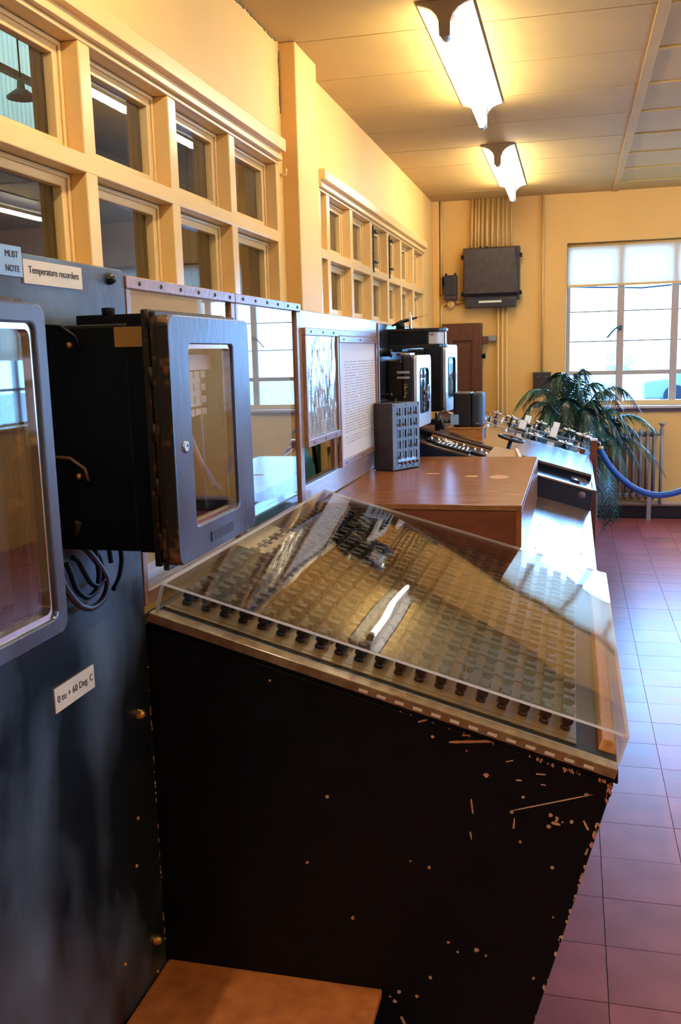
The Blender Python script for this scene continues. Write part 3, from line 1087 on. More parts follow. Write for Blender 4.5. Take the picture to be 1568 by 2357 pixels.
# timber board with two document frames
nb = thing('timber_board', 'worn timber board frame with a wide grained top rail beside the glass screens', 'board', (XP, 3.7, ZP0))
B('top_rail', (XP-.022, 3.074, 1.690), (XP, 4.35, 1.752), M_greywood, nb, .002)
B('bottom_rail', (XP-.022, 3.074, ZP0), (XP, 4.35, 1.150), M_greywood, nb, .002)
B('stile', (XP-.020, 4.285, 1.15), (XP-.001, 4.35, 1.690), M_frwood, nb, .002)
B('stile', (XP-.020, 3.51, 1.15), (XP-.002, 3.56, 1.690), M_frwood, nb, .002)
B('ledge', (XP-.03, 3.08, 1.146), (XP-.002, 3.51, 1.158), M_dbox, nb)


def docframe(name, ya, yb, za, zb, fw, label, cat):
    t = thing(name, label, cat, (XP+.01, (ya+yb)/2, za))
    B('top_rail', (XP+.001, ya, zb-fw), (XP+.016, yb, zb), M_frwood, t, .002)
    B('bottom_rail', (XP+.001, ya, za), (XP+.016, yb, za+fw), M_frwood, t, .002)
    B('stile', (XP+.001, ya, za+fw), (XP+.015, ya+fw*.7, zb-fw), M_frwood, t, .002)
    B('stile', (XP+.001, yb-fw*.7, za+fw), (XP+.015, yb, zb-fw), M_frwood, t, .002)
    for y in (ya+.07, (ya+yb)/2, yb-.08):
        for z in (zb-fw/2, za+fw/2):
            b2 = BM()
            lathe(b2, [(0, .0025), (.0035, .002), (.005, 0)], (XP+.016, y, z), (1, 0, 0), 8)
            obj('screw', b2, M_worn, t)
    return t


def printed(t, ya, yb, za, zb, rows, cols, x, m):
    bm = BM()
    for r in range(rows):
        z = zb - (zb-za)*(r+.5)/rows
        if random.random() < .08:
            continue
        for c in range(cols):
            y = ya + (yb-ya)*(c+.2)/cols
            w = (yb-ya)/cols*random.uniform(.35, .7)
            if random.random() < .10:
                continue
            h = (zb-za)/rows*random.uniform(.22, .34)
            box(bm, (x, y, z-h/2), (x+.0003, y+w, z+h/2))
    obj('printed_row', bm, m, t, kind='stuff')


fa = docframe('document_frame', 3.08, 3.545, 1.283, 1.694, .026, 'wooden document frame whose sheet lies under crinkled clear film', 'frame')
sa = B('sheet', (XP+.001, 3.097, 1.305), (XP+.004, 3.53, 1.672), M_paperw, fa)
printed(sa, 3.11, 3.51, 1.32, 1.62, 40, 34, XP+.004, M_inkg)
# crinkled film
bm = BM()
G = 44
vs = {}
from mathutils import noise as MN
for i in range(G+1):
    for j in range(G+1):
        u, v = i/G, j/G
        y, z = 3.10+.427*u, 1.31+.357*v
        e = min(u, 1-u, v, 1-v)*6
        e = min(1, e)
        r = (1-2*abs(u-.5))
        w = MN.noise(Vector((u*5, v*2.2, 3))) * .0045 + MN.noise(Vector((u*14+v*3, v*5-u*2, 9))) * .0018 + .0026*sin((u-.5)*14*(1.3-v))*(1-v*.4)*.5
        vs[i, j] = bm.verts.new((XP+.0085 + w*e, y, z))
for i in range(G):
    for j in range(G):
        bm.faces.new((vs[i, j], vs[i+1, j], vs[i+1, j+1], vs[i, j+1]))
obj('film', bm, M_plastic, fa, smooth=False, norm=False)
fb = docframe('document_frame', 3.557, 4.285, 1.154, 1.672, .026, 'larger wooden document frame holding a plain sheet of typed figures', 'frame')
sb = B('sheet', (XP+.001, 3.575, 1.172), (XP+.006, 4.27, 1.652), mat('typed_sheet', (.66, .56, .44), .5), fb)
printed(sb, 3.66, 4.24, 1.235, 1.575, 30, 40, XP+.006, M_inkg)
B('cap_rail', (XP+.001, 3.54, 1.672), (XP+.014, 4.28, 1.694), M_frwood, fb, .002)
# what shows through the hole under the smaller frame
bc = thing('blue_cabinet', 'bright blue metal cabinet seen through the opening under the small frame', 'cabinet', (-1.15, 3.7, 0))
bm = BM()
prism(bm, [(-1.29, 3.35, .02), (-1.06, 3.35, .02), (-1.06, 3.35, 1.0), (-1.20, 3.35, 1.30), (-1.29, 3.35, 1.30)], (0, .62, 0))
obj('cabinet_body', bm, M_bluecab, bc, .01)
B('plinth', (-1.24, 3.36, 0), (-1.09, 3.79, .02), M_black, bc)
bm = BM()
tube(bm, [(-1.04, 3.60, 1.30), (-1.03, 3.66, 1.22), (-1.03, 3.70, 1.12), (-1.04, 3.71, 1.0), (-1.04, 3.71, .001)], .008, 8)
tag(obj('hanging_cable', bm, M_black), 'black cable hanging in front of the blue cabinet', 'cable')
bm = BM()
cyl(bm, (-1.12, 4.02, 0), (-1.12, 4.02, 1.6), .02, 14)
tag(obj('green_pipe', bm, M_green), 'dark green upright pipe beside the blue cabinet', 'pipe')

# ================================================================== NEAR DESK WITH KEY FIELD
Y0, Y1, Y2, Y3 = 1.808, 3.235, 4.87, 7.65
XE = .100


def desk_profile(y, xe=XE, drop=0.0, xin=XP+.005):
    return [(xin, y, 0), (-.108, y, 0), (-.060, y, .18), (xe-.008, y, zp(xe)-.03-drop), (xin, y, zp(xin)-.03-drop)]


dk = thing('control_desk', 'black sloping control desk with a field of keys and chipped paint on its end', 'desk', (-.4, 2.5, 0))
bm = BM()
prism(bm, desk_profile(Y0-.009, xin=XP-.03), (0, Y1-Y0+.007, 0))
obj('desk_body', bm, M_black, dk, .003)
bm = BM()
prism(bm, [(XP+.003, Y0-.012, zp(XP)-.030), (XE, Y0-.012, zp(XE)-.030), (XE, Y0-.012, zp(XE)), (XP+.003, Y0-.012, zp(XP))], (0, Y1-Y0+.010, 0))
obj('desk_top', bm, M_black, dk, .003)
# chipped paint on the end panel
chips = [(-.236, .806, -.138, .816, .0055), (-.209, .823, -.195, .824, .004), (-.185, .826, -.174, .829, .004), (-.111, .666, .052, .718, .0022), (-.191, .685, -.187, .652, .0035), (-.193, .612, -.190, .594, .003),
         (-.028, .649, -.010, .646, .006), (-.020, .662, -.014, .658, .005), (-.102, .651, -.104, .627, .0035), (.022, .767, .026, .761, .004), (-.12, .773, -.105, .777, .003), (-.06, .752, -.04, .752, .003), (-.10, .735, -.088, .735, .003),
         (-.05, .73, -.04, .729, .003), (.035, .66, .045, .64, .005), (.045, .60, .04, .585, .004), (-.346, .155, -.336, .133, .006), (-.30, .845, -.28, .852, .004), (-.27, .860, -.20, .845, .004), (-.2, .838, -.17, .829, .006)]
dots = [(-.030, .665), (-.018, .654), (-.006, .652), (-.033, .640), (.012, .655), (-.049, .783), (-.085, .699), (-.022, .438), (-.060, .292), (.040, .716), (-.108, .664), (.024, .763), (-.20, .79), (-.16, .74), (-.33, .90), (-.44, .93), (-.62, .915), (-.27, .815), (-.025, .55),
        (-.09, .60), (-.28, .52), (-.32, .53), (-.45, .38), (-.28, .26), (-.31, .21), (-.22, .33), (-.24, .35), (-.16, .33), (-.18, .34), (-.36, .19), (-.35, .215), (-.37, .20), (-.50, .66), (-.55, .50)]
bm = BM()
for x0, z0, x1, z1, w in chips:
    d = Vector((x1-x0, 0, z1-z0))
    nrm = Vector((-d.z, 0, d.x)).normalized()*w/2
    n = 7
    up, dn = [], []
    for k in range(n+1):
        p = Vector((x0, Y0-.0098, z0)) + d*k/n
        f = (1 if 0 < k < n else .45)*random.uniform(.6, 1.25)
        up.append(p + nrm*f)
        dn.append(p - nrm*f)
    prism(bm, dn + up[::-1], (0, .0012, 0))
for x, z in dots:
    r = random.uniform(.0022, .0052)
    prism(bm, [(x+r*random.uniform(.7, 1.2)*cos(a), Y0-.0098, z+r*random.uniform(.7, 1.2)*sin(a)) for a in [k*pi/4 for k in range(8)]], (0, .0012, 0))
for k in range(60):   # worn bevel along the slanted front edge and below the top
    u = random.random()
    if k % 2:
        z = .2+u*.53
        x = -.060 + (XE-.008+.060)*(z-.18)/(zp(XE)-.03-.18)
        r = random.uniform(.001, .004)*(1.6 if z > .55 else 1)
        x -= r*.8
    else:
        x = XE - .012 - .45*u*u
        z = zp(x)-.032-random.uniform(0, .010)*(1-u)
        r = random.uniform(.002, .005)*(1-.6*u)
    prism(bm, [(x+r*random.uniform(.6, 1.3)*cos(a), Y0-.0098, z+r*1.8*random.uniform(.6, 1.3)*sin(a)) for a in [q*pi/3 for q in range(6)]], (0, .0012, 0))
obj('paint_chip', bm, M_chip, dk, kind='stuff')
# key field plate
FX0, FX1 = -.882, .018
bm = BM()
for (ya, yb) in ((1.850, 1.868), (1.870, 3.205)):
    hexa(bm, [DK(FX0, ya, 0), DK(FX1, ya, 0), DK(FX1, yb, 0), DK(FX0, yb, 0), DK(FX0, ya, .004), DK(FX1, ya, .004), DK(FX1, yb, .004), DK(FX0, yb, .004)])
kf = obj('key_field', bm, M_key_base, dk, .001)
# orange wooden rail on the aisle side
bm = BM()
hexa(bm, [DK(.062, 1.865, 0), DK(.098, 1.865, 0), DK(.098, 3.2, 0), DK(.062, 3.2, 0), DK(.066, 1.885, .018), DK(.092, 1.885, .018), DK(.092, 3.2, .018), DK(.066, 3.2, .018)])
obj('edge_rail', bm, M_orange, dk, .003)
NC = 20
colx = [-.852 + .8465/(NC-1)*i for i in range(NC)]
# front row of round black terminal knobs
PX, PY0 = .0, 1.908


def key_bm(i_front):
    b = BM()
    M = Matrix.Rotation(SA, 4, 'Y')
    def lb(x0, y0_, z0, x1, y1_, z1, mi=0):
        hexa(b, [M @ Vector(p) for p in ((x0, y0_, z0), (x1, y0_, z0), (x1, y1_, z0), (x0, y1_, z0), (x0, y0_, z1), (x1, y0_, z1), (x1, y1_, z1), (x0, y1_, z1))], mi)
    if i_front:
        for r_, z0, z1 in ((.0105, .004, .012), (.0075, .012, .020), (.0120, .020, .036), (.0095, .036, .044)):
            cyl(b, M @ Vector((0, 0, z0)), M @ Vector((0, 0, z1)), r_, 14)
    else:
        lb(-.0125, -.016, .004, .0125, .020, .007, 1)
        lb(-.0095, -.008, .007, .0095, .008, .026, 0)
        lb(-.0135, -.011, .026, .0135, .011, .036, 0)
    return b


rows = []
k = 0
y = PY0
while y < 3.19:
    rows.append(y)
    y += .042 if k % 2 == 0 else .062
    k += 1
first = {}
stuff = BM()
cnt = 0
for ri, y in enumerate(rows):
    for ci, x in enumerate(colx):
        isf = (ri == 0)
        nm = 'terminal_knob' if isf else 'key_switch'
        if cnt < 300:
            if nm not in first:
                b2 = key_bm(isf)
                me_o = obj(nm, b2, [M_key] if isf else [M_key, M_keyp], dk)
                # its mesh was centred: work out the offset
                first[nm] = (me_o, me_o.location + root_loc(dk))
                me_o.location = me_o.location + DK(x, y) - Vector((0, 0, 0))
            else:
                o0, off = first[nm]
                c = copy_to(o0, dk, off - root_loc(dk) + DK(x, y))
            cnt += 1
        else:
            b2 = key_bm(False)
            me_t = bpy.data.meshes.new('t')
            b2.to_mesh(me_t)
            b2.free()
            me_t.transform(Matrix.Translation(DK(x, y)))
            stuff.from_mesh(me_t)
            bpy.data.meshes.remove(me_t)
obj('key_switch', stuff, [M_key, M_keyp], dk, kind='stuff')
bm = BM()
for ri in range(0, len(rows), 2):
    y = rows[ri]+.074
    if y < 3.19:
        hexa(bm, [DK(FX0+.01, y, .004), DK(FX1-.005, y, .004), DK(FX1-.005, y+.006, .004), DK(FX0+.01, y+.006, .004), DK(FX0+.01, y, .007), DK(FX1-.005, y, .007), DK(FX1-.005, y+.006, .007), DK(FX0+.01, y+.006, .007)])
obj('divider_strip', bm, M_key, dk, kind='stuff')
for (xa, ya, yb, lab) in ((-.892, 2.36, 2.66, 'faded paper slip near the partition'), (-.850, 2.36, 2.66, 'cream paper slip with a line of writing')):
    bm = BM()
    q = [DK(xa, ya, .033), DK(xa+.036, ya, .033), DK(xa+.036, yb, .033), DK(xa, yb, .033)]
    hexa(bm, q + [p + Vector((0, 0, .0006)) for p in q])
    o = obj('paper_slip', bm, M_paper, None)
    tag(o, lab + ' under the clear cover', 'paper')
# clear acrylic cover
ac = thing('acrylic_cover', 'clear acrylic box cover over the field of keys', 'cover', DK(-.4, 2.5, 0))
H_ = .060
AX0, AX1, AY0, AY1, TH = -.890, .104, 1.826, 3.222, .006


def slab(bm, a, b_, c, d, off, edge_mi=1):
    off = Vector(off)
    pts = [Vector(p) for p in (a, b_, c, d)]
    v = [bm.verts.new(p) for p in pts] + [bm.verts.new(p+off) for p in pts]
    for f, mi in (((3, 2, 1, 0), 0), ((4, 5, 6, 7), 0), ((0, 1, 5, 4), edge_mi), ((1, 2, 6, 5), edge_mi), ((2, 3, 7, 6), edge_mi), ((3, 0, 4, 7), edge_mi)):
        bm.faces.new([v[i] for i in f]).material_index = mi


nrm = Vector((sin(SA), 0, cos(SA)))
bm = BM()
slab(bm, DK(AX0, AY0, H_), DK(AX1, AY0, H_), DK(AX1, AY1, H_), DK(AX0, AY1, H_), nrm*TH)
obj('cover_top', bm, [M_acr, M_acre], ac)
for (a, b_, off) in ((DK(AX0, AY0, .001), DK(AX1, AY0, .001), (0, TH, 0)), (DK(AX0, AY1, .001), DK(AX1, AY1, .001), (0, -TH, 0))):
    bm = BM()
    slab(bm, a, b_, b_+nrm*(H_-.001), a+nrm*(H_-.001), off)
    obj('cover_side', bm, [M_acr, M_acre], ac)
tx = Vector((cos(SA), 0, -sin(SA)))
for (xa, s) in ((AX0, 1), (AX1, -1)):
    bm = BM()
    a, b_ = DK(xa, AY0+TH+.0005, .001), DK(xa, AY1-TH-.0005, .001)
    slab(bm, a, b_, b_+nrm*(H_-.001), a+nrm*(H_-.001), tx*s*TH)
    obj('cover_side', bm, [M_acr, M_acre], ac)
# pale lip the cover stands in, and brassy glints painted on it as white strips
lp = BM()
hexa(lp, [DK(AX0, AY0-.038, -.017), DK(AX1-.006, AY0-.038, -.017), DK(AX1-.006, AY0-.002, -.017), DK(AX0, AY0-.002, -.017),
          DK(AX0, AY0-.038, .004), DK(AX1-.006, AY0-.038, .004), DK(AX1-.006, AY0-.002, .004), DK(AX0, AY0-.002, .004)])
lip = obj('cover_lip', lp, mat('amber_channel', (.30, .21, .12), .18, col2=(.16, .11, .06), vscale=30, coat=.6), ac, .002)
for k in range(13):
    x = -.42 + .038*k
    if True:
        b2 = BM()
        hexa(b2, [DK(x, AY0-.0395, -.012), DK(x+.019, AY0-.0395, -.012), DK(x+.019, AY0-.038, -.012), DK(x, AY0-.038, -.012),
                  DK(x, AY0-.0395, -.006), DK(x+.019, AY0-.0395, -.006), DK(x+.019, AY0-.038, -.006), DK(x, AY0-.038, -.006)])
        obj('lip_glint', b2, M_white, lip)

# low brown-topped box in the corner
st = thing('low_platform', 'low box with a flat brown hardboard top in the corner below the desk end', 'platform', (-.64, 1.3, 0))
B('platform_body', (XP+.008, .75, 0), (-.392, 1.797, .195), M_black, st, .003)
B('platform_top', (XP+.003, .745, .195), (-.388, 1.800, .215), M_step, st, .003)

# ================================================================== LARGE WOODEN BOX AND MIDDLE DESK
md = thing('desk_section', 'pale lacquered sloping desk section shining beside the wooden box', 'desk', (-.4, 4.0, 0))
bm = BM()
prism(bm, desk_profile(Y1), (0, Y2-Y1-.002, 0))
obj('desk_body', bm, M_black, md, .003)
bm = BM()
prism(bm, [(XP+.003, Y1, zp(XP)-.030), (XE, Y1, zp(XE)-.030), (XE, Y1, zp(XE)-.002), (XP+.003, Y1, zp(XP)-.002)], (0, Y2-Y1-.002, 0))
obj('desk_top', bm, M_desk, md, .002)
for x, y in ((.055, 4.75), (.06, 4.2), (.045, 3.75), (-.13, 4.1), (-.125, 4.6), (-.13, 3.6)):
    b2 = BM()
    lathe(b2, [(0, .0016), (.005, .001), (.006, -.001)], DK(x, y, -.002), nrm, 8)
    obj('screw', b2, M_dbox, md)
BZ = 1.065
wb_ = thing('wooden_box', 'large brown plywood box cover with a veneered top standing on the sloping desk', 'box', (-.53, 4.0, zp(-.166)))
XB = -.166
bm = BM()
prism(bm, [(XP+.004, Y1+.002, BZ-.020), (XB, Y1+.002, BZ-.020), (XB, Y1+.002, BZ), (XP+.004, Y1+.002, BZ)], (0, 4.76-Y1, 0))
obj('box_top', bm, [M_woodx], wb_, .0015)
for k in range(3):
    B('ply_layer', (XP+.006, Y1+.0008, BZ-.018+.006*k), (XB+.0008, Y1+.003, BZ-.0145+.006*k), M_plyedge, wb_)
bm = BM()
prism(bm, [(XP+.01, Y1+.004, zp(XP+.01)), (XB-.018, Y1+.004, zp(XB-.018)), (XB-.018, Y1+.004, BZ-.021), (XP+.01, Y1+.004, BZ-.021)], (0, .018, 0))
obj('front_panel', bm, M_woodside, wb_)
bm = BM()
prism(bm, [(XB-.018, Y1+.003, zp(XB-.018)), (XB, Y1+.003, zp(XB)), (XB, Y1+.003, BZ-.021), (XB-.018, Y1+.003, BZ-.021)], (0, 4.755-Y1, 0))
obj('side_panel', bm, M_woodx, wb_, .001)
for k, (x, y, w, d) in enumerate(((-.30, 3.98, .075, .12), (-.42, 4.00, .055, .05), (-.60, 4.08, .06, .03))):
    bm = BM()
    n = 10
    prism(bm, [(x+w*.5*cos(a)*(1+.15*random.random()), y+d*.5*(abs(sin(a))**.6)*(1 if sin(a) > 0 else -1), BZ) for a in [q*2*pi/n for q in range(n)]], (0, 0, .0006))
    obj('glue_patch', bm, mat('bare_ply_patch', (.46, .24, .10), .5), wb_)

# ================================================================== PLUG BOX (rotated) ON THE WOODEN BOX
A0 = Vector((-.790, 4.14, BZ+.004))
du = Vector((.090, .177, 0)).normalized()      # along the front
dv = Vector((-du.y, du.x, 0))                   # backwards
pbx = thing('plug_switch_box', 'grey-fronted sloping switch box with rows of plug sliders, standing on the wooden box', 'switch box', (-.79, 4.2, BZ))
Wd, Dp, Ht = .205, .112, .305
P_ = lambda u, v, z: A0 + du*u + dv*v + Vector((0, 0, z))
bm = BM()
hexa(bm, [P_(0, .003, 0), P_(Wd, .003, 0), P_(Wd, Dp, 0), P_(0, Dp, 0), P_(0, .003, Ht), P_(Wd, .003, Ht), P_(Wd, Dp, Ht), P_(0, Dp, Ht)])
obj('box_body', bm, M_dbox, pbx, .002)
bm = BM()
hexa(bm, [P_(0, 0, .001), P_(Wd, 0, .001), P_(Wd, .004, .001), P_(0, .004, .001), P_(0, 0, Ht), P_(Wd, 0, Ht), P_(Wd, .004, Ht), P_(0, .004, Ht)])
fp = obj('front_plate', bm, M_greyface, pbx, .001)
for c in range(4):
    for r in range(5):
        u = .040 + c*.042
        z0 = Ht-.018 - r*.050
        b2 = BM()
        hexa(b2, [P_(u-.006, -.002, z0-.040), P_(u+.006, -.002, z0-.040), P_(u+.006, 0, z0-.040), P_(u-.006, 0, z0-.040),
                  P_(u-.006, -.002, z0), P_(u+.006, -.002, z0), P_(u+.006, 0, z0), P_(u-.006, 0, z0)])
        s_ = obj('contact_strip', b2, M_strip, fp)
        for q in range(4):
            cyb = BM()
            cyl(cyb, P_(u, -.002, z0-.006-.010*q), P_(u, -.0045, z0-.006-.010*q), .0019, 8)
            obj('stud', cyb, M_steel, fp)
        b2 = BM()
        hexa(b2, [P_(u+.008, -.006, z0-.040), P_(u+.010, -.006, z0-.040), P_(u+.010, 0, z0-.040), P_(u+.008, 0, z0-.040),
                  P_(u+.008, -.006, z0-.004), P_(u+.010, -.006, z0-.004), P_(u+.010, 0, z0-.004), P_(u+.008, 0, z0-.004)])
        obj('slot_guide', b2, M_black, fp)
        if (c*3+r*5) % 4 == 0 or (c, r) in ((2, 0), (3, 0), (3, 1), (0, 1), (2, 3)):
            b2 = BM()
            zz = z0-.030
            tube(b2, [P_(u-.012, -.010, zz), P_(u, -.014, zz+.002), P_(u+.014, -.010, zz)], .0035, 8)
            cyl(b2, P_(u, -.002, zz), P_(u, -.014, zz), .004, 8)
            obj('plug', b2, M_beadbrown, fp)
b2 = BM()
hexa(b2, [P_(.035, -.0015, .022), P_(.17, -.0015, .022), P_(.17, 0, .022), P_(.035, 0, .022), P_(.035, -.0015, .052), P_(.17, -.0015, .052), P_(.17, 0, .052), P_(.035, 0, .052)])
obj('label_strip', b2, M_steel, fp)
for u in (.048, .075, .108, .140, .168):
    b2 = BM()
    lathe(b2, [(.0, .020), (.006, .019), (.009, .013), (.006, .008), (.004, .006), (.004, 0)], P_(u, -.001, .030), -dv, 12)
    obj('binding_post', b2, M_beadbrown, fp)
for u, z in ((.01, .01), (Wd-.01, .01), (.01, Ht-.01), (Wd-.01, Ht-.01), (.1, .01), (.1, Ht-.01), (.06, .012), (.15, .012)):
    b2 = BM()
    cyl(b2, P_(u, 0, z), P_(u, -.002, z), .003, 8)
    obj('screw', b2, M_black, fp)
for u, v in ((.01, .01), (Wd-.01, .01), (.01, Dp-.01), (Wd-.01, Dp-.01)):
    b2 = BM()
    cyl(b2, P_(u, v, -.0042), P_(u, v, .001), .006, 8)
    obj('foot', b2, M_black, pbx)

# ================================================================== BLACK INSTRUMENT PANEL WITH METERS
ip = thing('instrument_panel', 'upright black panel behind the wooden box carrying the meters', 'instrument panel', (XP-.015, 5.0, 1.0))
B('slab', (XP-.03, 4.358, .95), (XP, 5.75, 1.742), M_blackg, ip, .004)
B('edge_strip', (XP-.002, 4.358, 1.0), (XP+.008, 4.372, 1.742), M_steel, ip, .002)
bm = BM()
for y, z, l, r in ((4.42, 1.40, .05, .008), (4.43, 1.30, .05, .008), (4.40, 1.345, .03, .010), (4.48, 1.36, .06, .018), (4.46, 1.33, .07, .010), (4.47, 1.60, .04, .016)):
    cyl(bm, (XP, y, z), (XP+l, y, z), r, 12)
    cyl(bm, (XP+l, y, z), (XP+l+.008, y, z), r*1.3, 12)
bm.free()
for y, z, l, r in ((4.42, 1.40, .05, .008), (4.43, 1.30, .05, .008), (4.40, 1.345, .03, .010), (4.48, 1.36, .06, .018), (4.46, 1.33, .07, .010), (4.47, 1.60, .04, .016)):
    bm = BM()
    lathe(bm, [(0, l+.008), (r*1.3, l+.007), (r*1.3, l), (r, l), (r, 0)], (XP, y, z), (1, 0, 0), 12)
    obj('terminal', bm, M_blackg, ip)
# arm-shaped edgewise meter
am = thing('edgewise_meter', 'long black edgewise meter with a curved glass window at its tip', 'meter', (-.75, 4.70, 1.62))
ya, yb = 4.63, 4.79
out = []
for q in range(9):
    a = -pi/2 + pi*q/8
    out.append((-.665+.055*cos(a), (ya+yb)/2 + .078*sin(a)))
outline = [(XP, ya)] + [(x, y) for x, y in out] + [(XP, yb)]
bm = BM()
prism(bm, [(x, y, 1.622) for x, y in outline], (0, 0, .018))
prism(bm, [(x, y, 1.700) for x, y in outline], (0, 0, .018))
obj('rim', bm, M_blackg, am, .004)
bm = BM()
prism(bm, [(x, y, 1.640) for x, y in [(XP, ya+.002), (-.702, ya+.002), (-.702, yb-.002), (XP, yb-.002)]], (0, 0, .060))
prism(bm, [(x, y, 1.605) for x, y in [(XP, ya+.002), (-.83, ya+.002), (-.83, yb-.002), (XP, yb-.002)]], (0, 0, .016))
obj('meter_body', bm, M_black, am, .003)
bm = BM()
inn = [(-.700, ya+.006)] + [(-.668+.050*cos(a), (ya+yb)/2+.073*sin(a)) for a in [-pi/2+pi*q/10 for q in range(11)]] + [(-.700, yb-.006)]
for (xa, y_a), (xb, y_b) in zip(inn, inn[1:]):
    bm.faces.new([bm.verts.new(p) for p in ((xa, y_a, 1.641), (xb, y_b, 1.641), (xb, y_b, 1.699), (xa, y_a, 1.699))])
obj('meter_window', bm, M_glassr, am, norm=False)
bm = BM()
inn2 = [(-.698, ya+.014)] + [(-.672+.040*cos(a), (ya+yb)/2+.060*sin(a)) for a in [-pi/2+pi*q/10 for q in range(11)]] + [(-.698, yb-.014)]
prism(bm, [(x, y, 1.641) for x, y in inn2], (0, 0, .057))
obj('scale_drum', bm, M_paperw, am)
B('scale_tick', (-.692, ya+.0125, 1.682), (-.672, ya+.0145, 1.688), M_orange, am)
# twin lever and finial on top
lv = thing('switch_lever', 'dark pivoted lever with a thin pointed tip on top of the panel', 'lever', (-.85, 4.70, 1.72))
bm = BM()
cyl(bm, (-.85, 4.70, 1.718), (-.85, 4.70, 1.745), .022, 14)
obj('pivot', bm, M_black, lv)
bm = BM()
tube(bm, [(-.885, 4.66, 1.735), (-.85, 4.70, 1.752), (-.81, 4.73, 1.765), (-.775, 4.76, 1.775)], .008, 8, rr=[.004, .010, .008, .005])
obj('arm', bm, M_black, lv)
bm = BM()
tube(bm, [(-.775, 4.76, 1.775), (-.72, 4.79, 1.79)], .002, 6)
obj('tip', bm, M_orange, lv)
fn = thing('spindle', 'upright chrome-edged spindle standing on the meter', 'spindle', (-.80, 4.71, 1.718))
bm = BM()
lathe(bm, [(0, .085), (.006, .078), (.008, .06), (.007, .0)], (-.80, 4.71, 1.718), (0, 0, 1), 12)
obj('shaft', bm, M_chrome, fn)


def dial_case(name, ya, yb, xf, za, zb, xs_, label, ornate):
    t = thing(name, label, 'recorder', ((XP+xf)/2, (ya+yb)/2, za))
    cy, cz = (ya+yb)/2, (za+zb)/2
    B('case', (XP+.001, ya+.03, za+.02), (xs_, yb-.02, zb-.02), M_blackg, t, .012, seg=3)
    B('case', (xs_, ya, za), (xf-.018, yb, zb), M_blackg, t, .012, seg=3, label='deeper front section of the case')
    bm = BM()
    o_ = rrect(yb-ya, zb-za, .03)
    i_ = [(.5*(yb-ya)*.80*cos(a), .5*(zb-za)*.80*sin(a)) for a in [math.atan2(v, u) for u, v in o_]]
    ring_prism(bm, o_, i_, lambda u, v: (xf-.018, cy+u, cz+v), lambda u, v: (xf, cy+u, cz+v))
    d = obj('door', bm, M_front, t, .003, label='bright metal door with an oval window')
    bm = BM()
    o2 = [(u*1.0, v*1.0) for u, v in i_]
    i2 = [(u*.95, v*.97) for u, v in i_]
    ring_prism(bm, o2, i2, lambda u, v: (xf-.006, cy+u, cz+v), lambda u, v: (xf+.003, cy+u, cz+v))
    obj('window_rim', bm, M_black, d)
    bm = BM()
    prism(bm, [(xf-.008, cy+u, cz+v) for u, v in i2], (.003, 0, 0))
    obj('pane', bm, M_glassr, d)
    bm = BM()
    prism(bm, [(xf-.016, cy+u, cz+v) for u, v in i2], (.003, 0, 0))
    obj('dial', bm, M_white if ornate else mat('teal_dial', (.05, .22, .33), .4), t)
    if ornate:
        # ornamental hand hub and key handle
        bm = BM()
        for k in range(9):
            a = -1.2 + 2.4*k/8
            zz = cz + (zb-za)*.30*sin(a*1.25)
            r = .020 if k % 2 else .013
            if abs(k-4) < 1:
                r = .03
            lathe(bm, [(0, .006), (r, .003), (r, 0)], (xf-.004, cy, zz), (1, 0, 0), 8)
        obj('ornament', bm, M_blackplast, d)
        bm = BM()
        cyl(bm, (xf-.004, cy, cz-.01), (xf+.018, cy, cz-.01), .012, 14)
        o4 = rrect(.050, .085, .018)
        i4 = rrect(.034, .068, .012)
        ring_prism(bm, [(u, v) for u, v in o4], i4, lambda u, v: (xf+.012, cy+.02+u, cz-.012+v), lambda u, v: (xf+.020, cy+.02+u, cz-.012+v))
        box(bm, (xf+.012, cy, cz-.018), (xf+.018, cy+.03, cz-.006))
        obj('key_handle', bm, mat('bronze', (.28, .20, .17), .3, metal=.7), d)
    else:
        bm = BM()
        box(bm, (xf, cy-.006+.10, cz-.02), (xf+.010, cy+.006+.10, cz+.03))
        obj('handle', bm, M_steel, d, .002)
        bm = BM()
        tube(bm, [(xf-.009, cy+.02, cz-(zb-za)*.33), (xf-.009, cy+.06, cz-.06), (xf-.009, cy+.07, cz-.0)], .003, 6)
        obj('hand', bm, M_chrome, t)
    return t


ra = dial_case('dial_recorder', 4.53, 4.87, -.740, 1.232, 1.588, -.818, 'black dial recorder with a bright oval front, black ornament and bronze key handle', True)
B('latch', (-.838, 4.518, 1.50), (-.775, 4.531, 1.512), M_steel, ra)
B('latch', (-.838, 4.518, 1.475), (-.775, 4.531, 1.485), M_steel, ra)
B('lid_plate', (-.85, 4.56, 1.588), (-.78, 4.66, 1.600), M_chrome, ra, .002)
bm = BM()
for k in range(14):
    box(bm, (-.802+random.uniform(-.008, .008), 4.5285, 1.38+.005*k), (-.795+random.uniform(-.004, .006), 4.530, 1.384+.005*k))
obj('worn_label', bm, M_brass, ra, kind='stuff')
rb = dial_case('dial_recorder', 5.31, 5.68, -.700, 1.262, 1.640, -.83, 'taller black dial recorder with a teal oval dial, behind the ornate one', False)
for q_ in (ra, rb):
    q_.rotation_euler = (0, 0, -.055)
    q_.location.x += .010
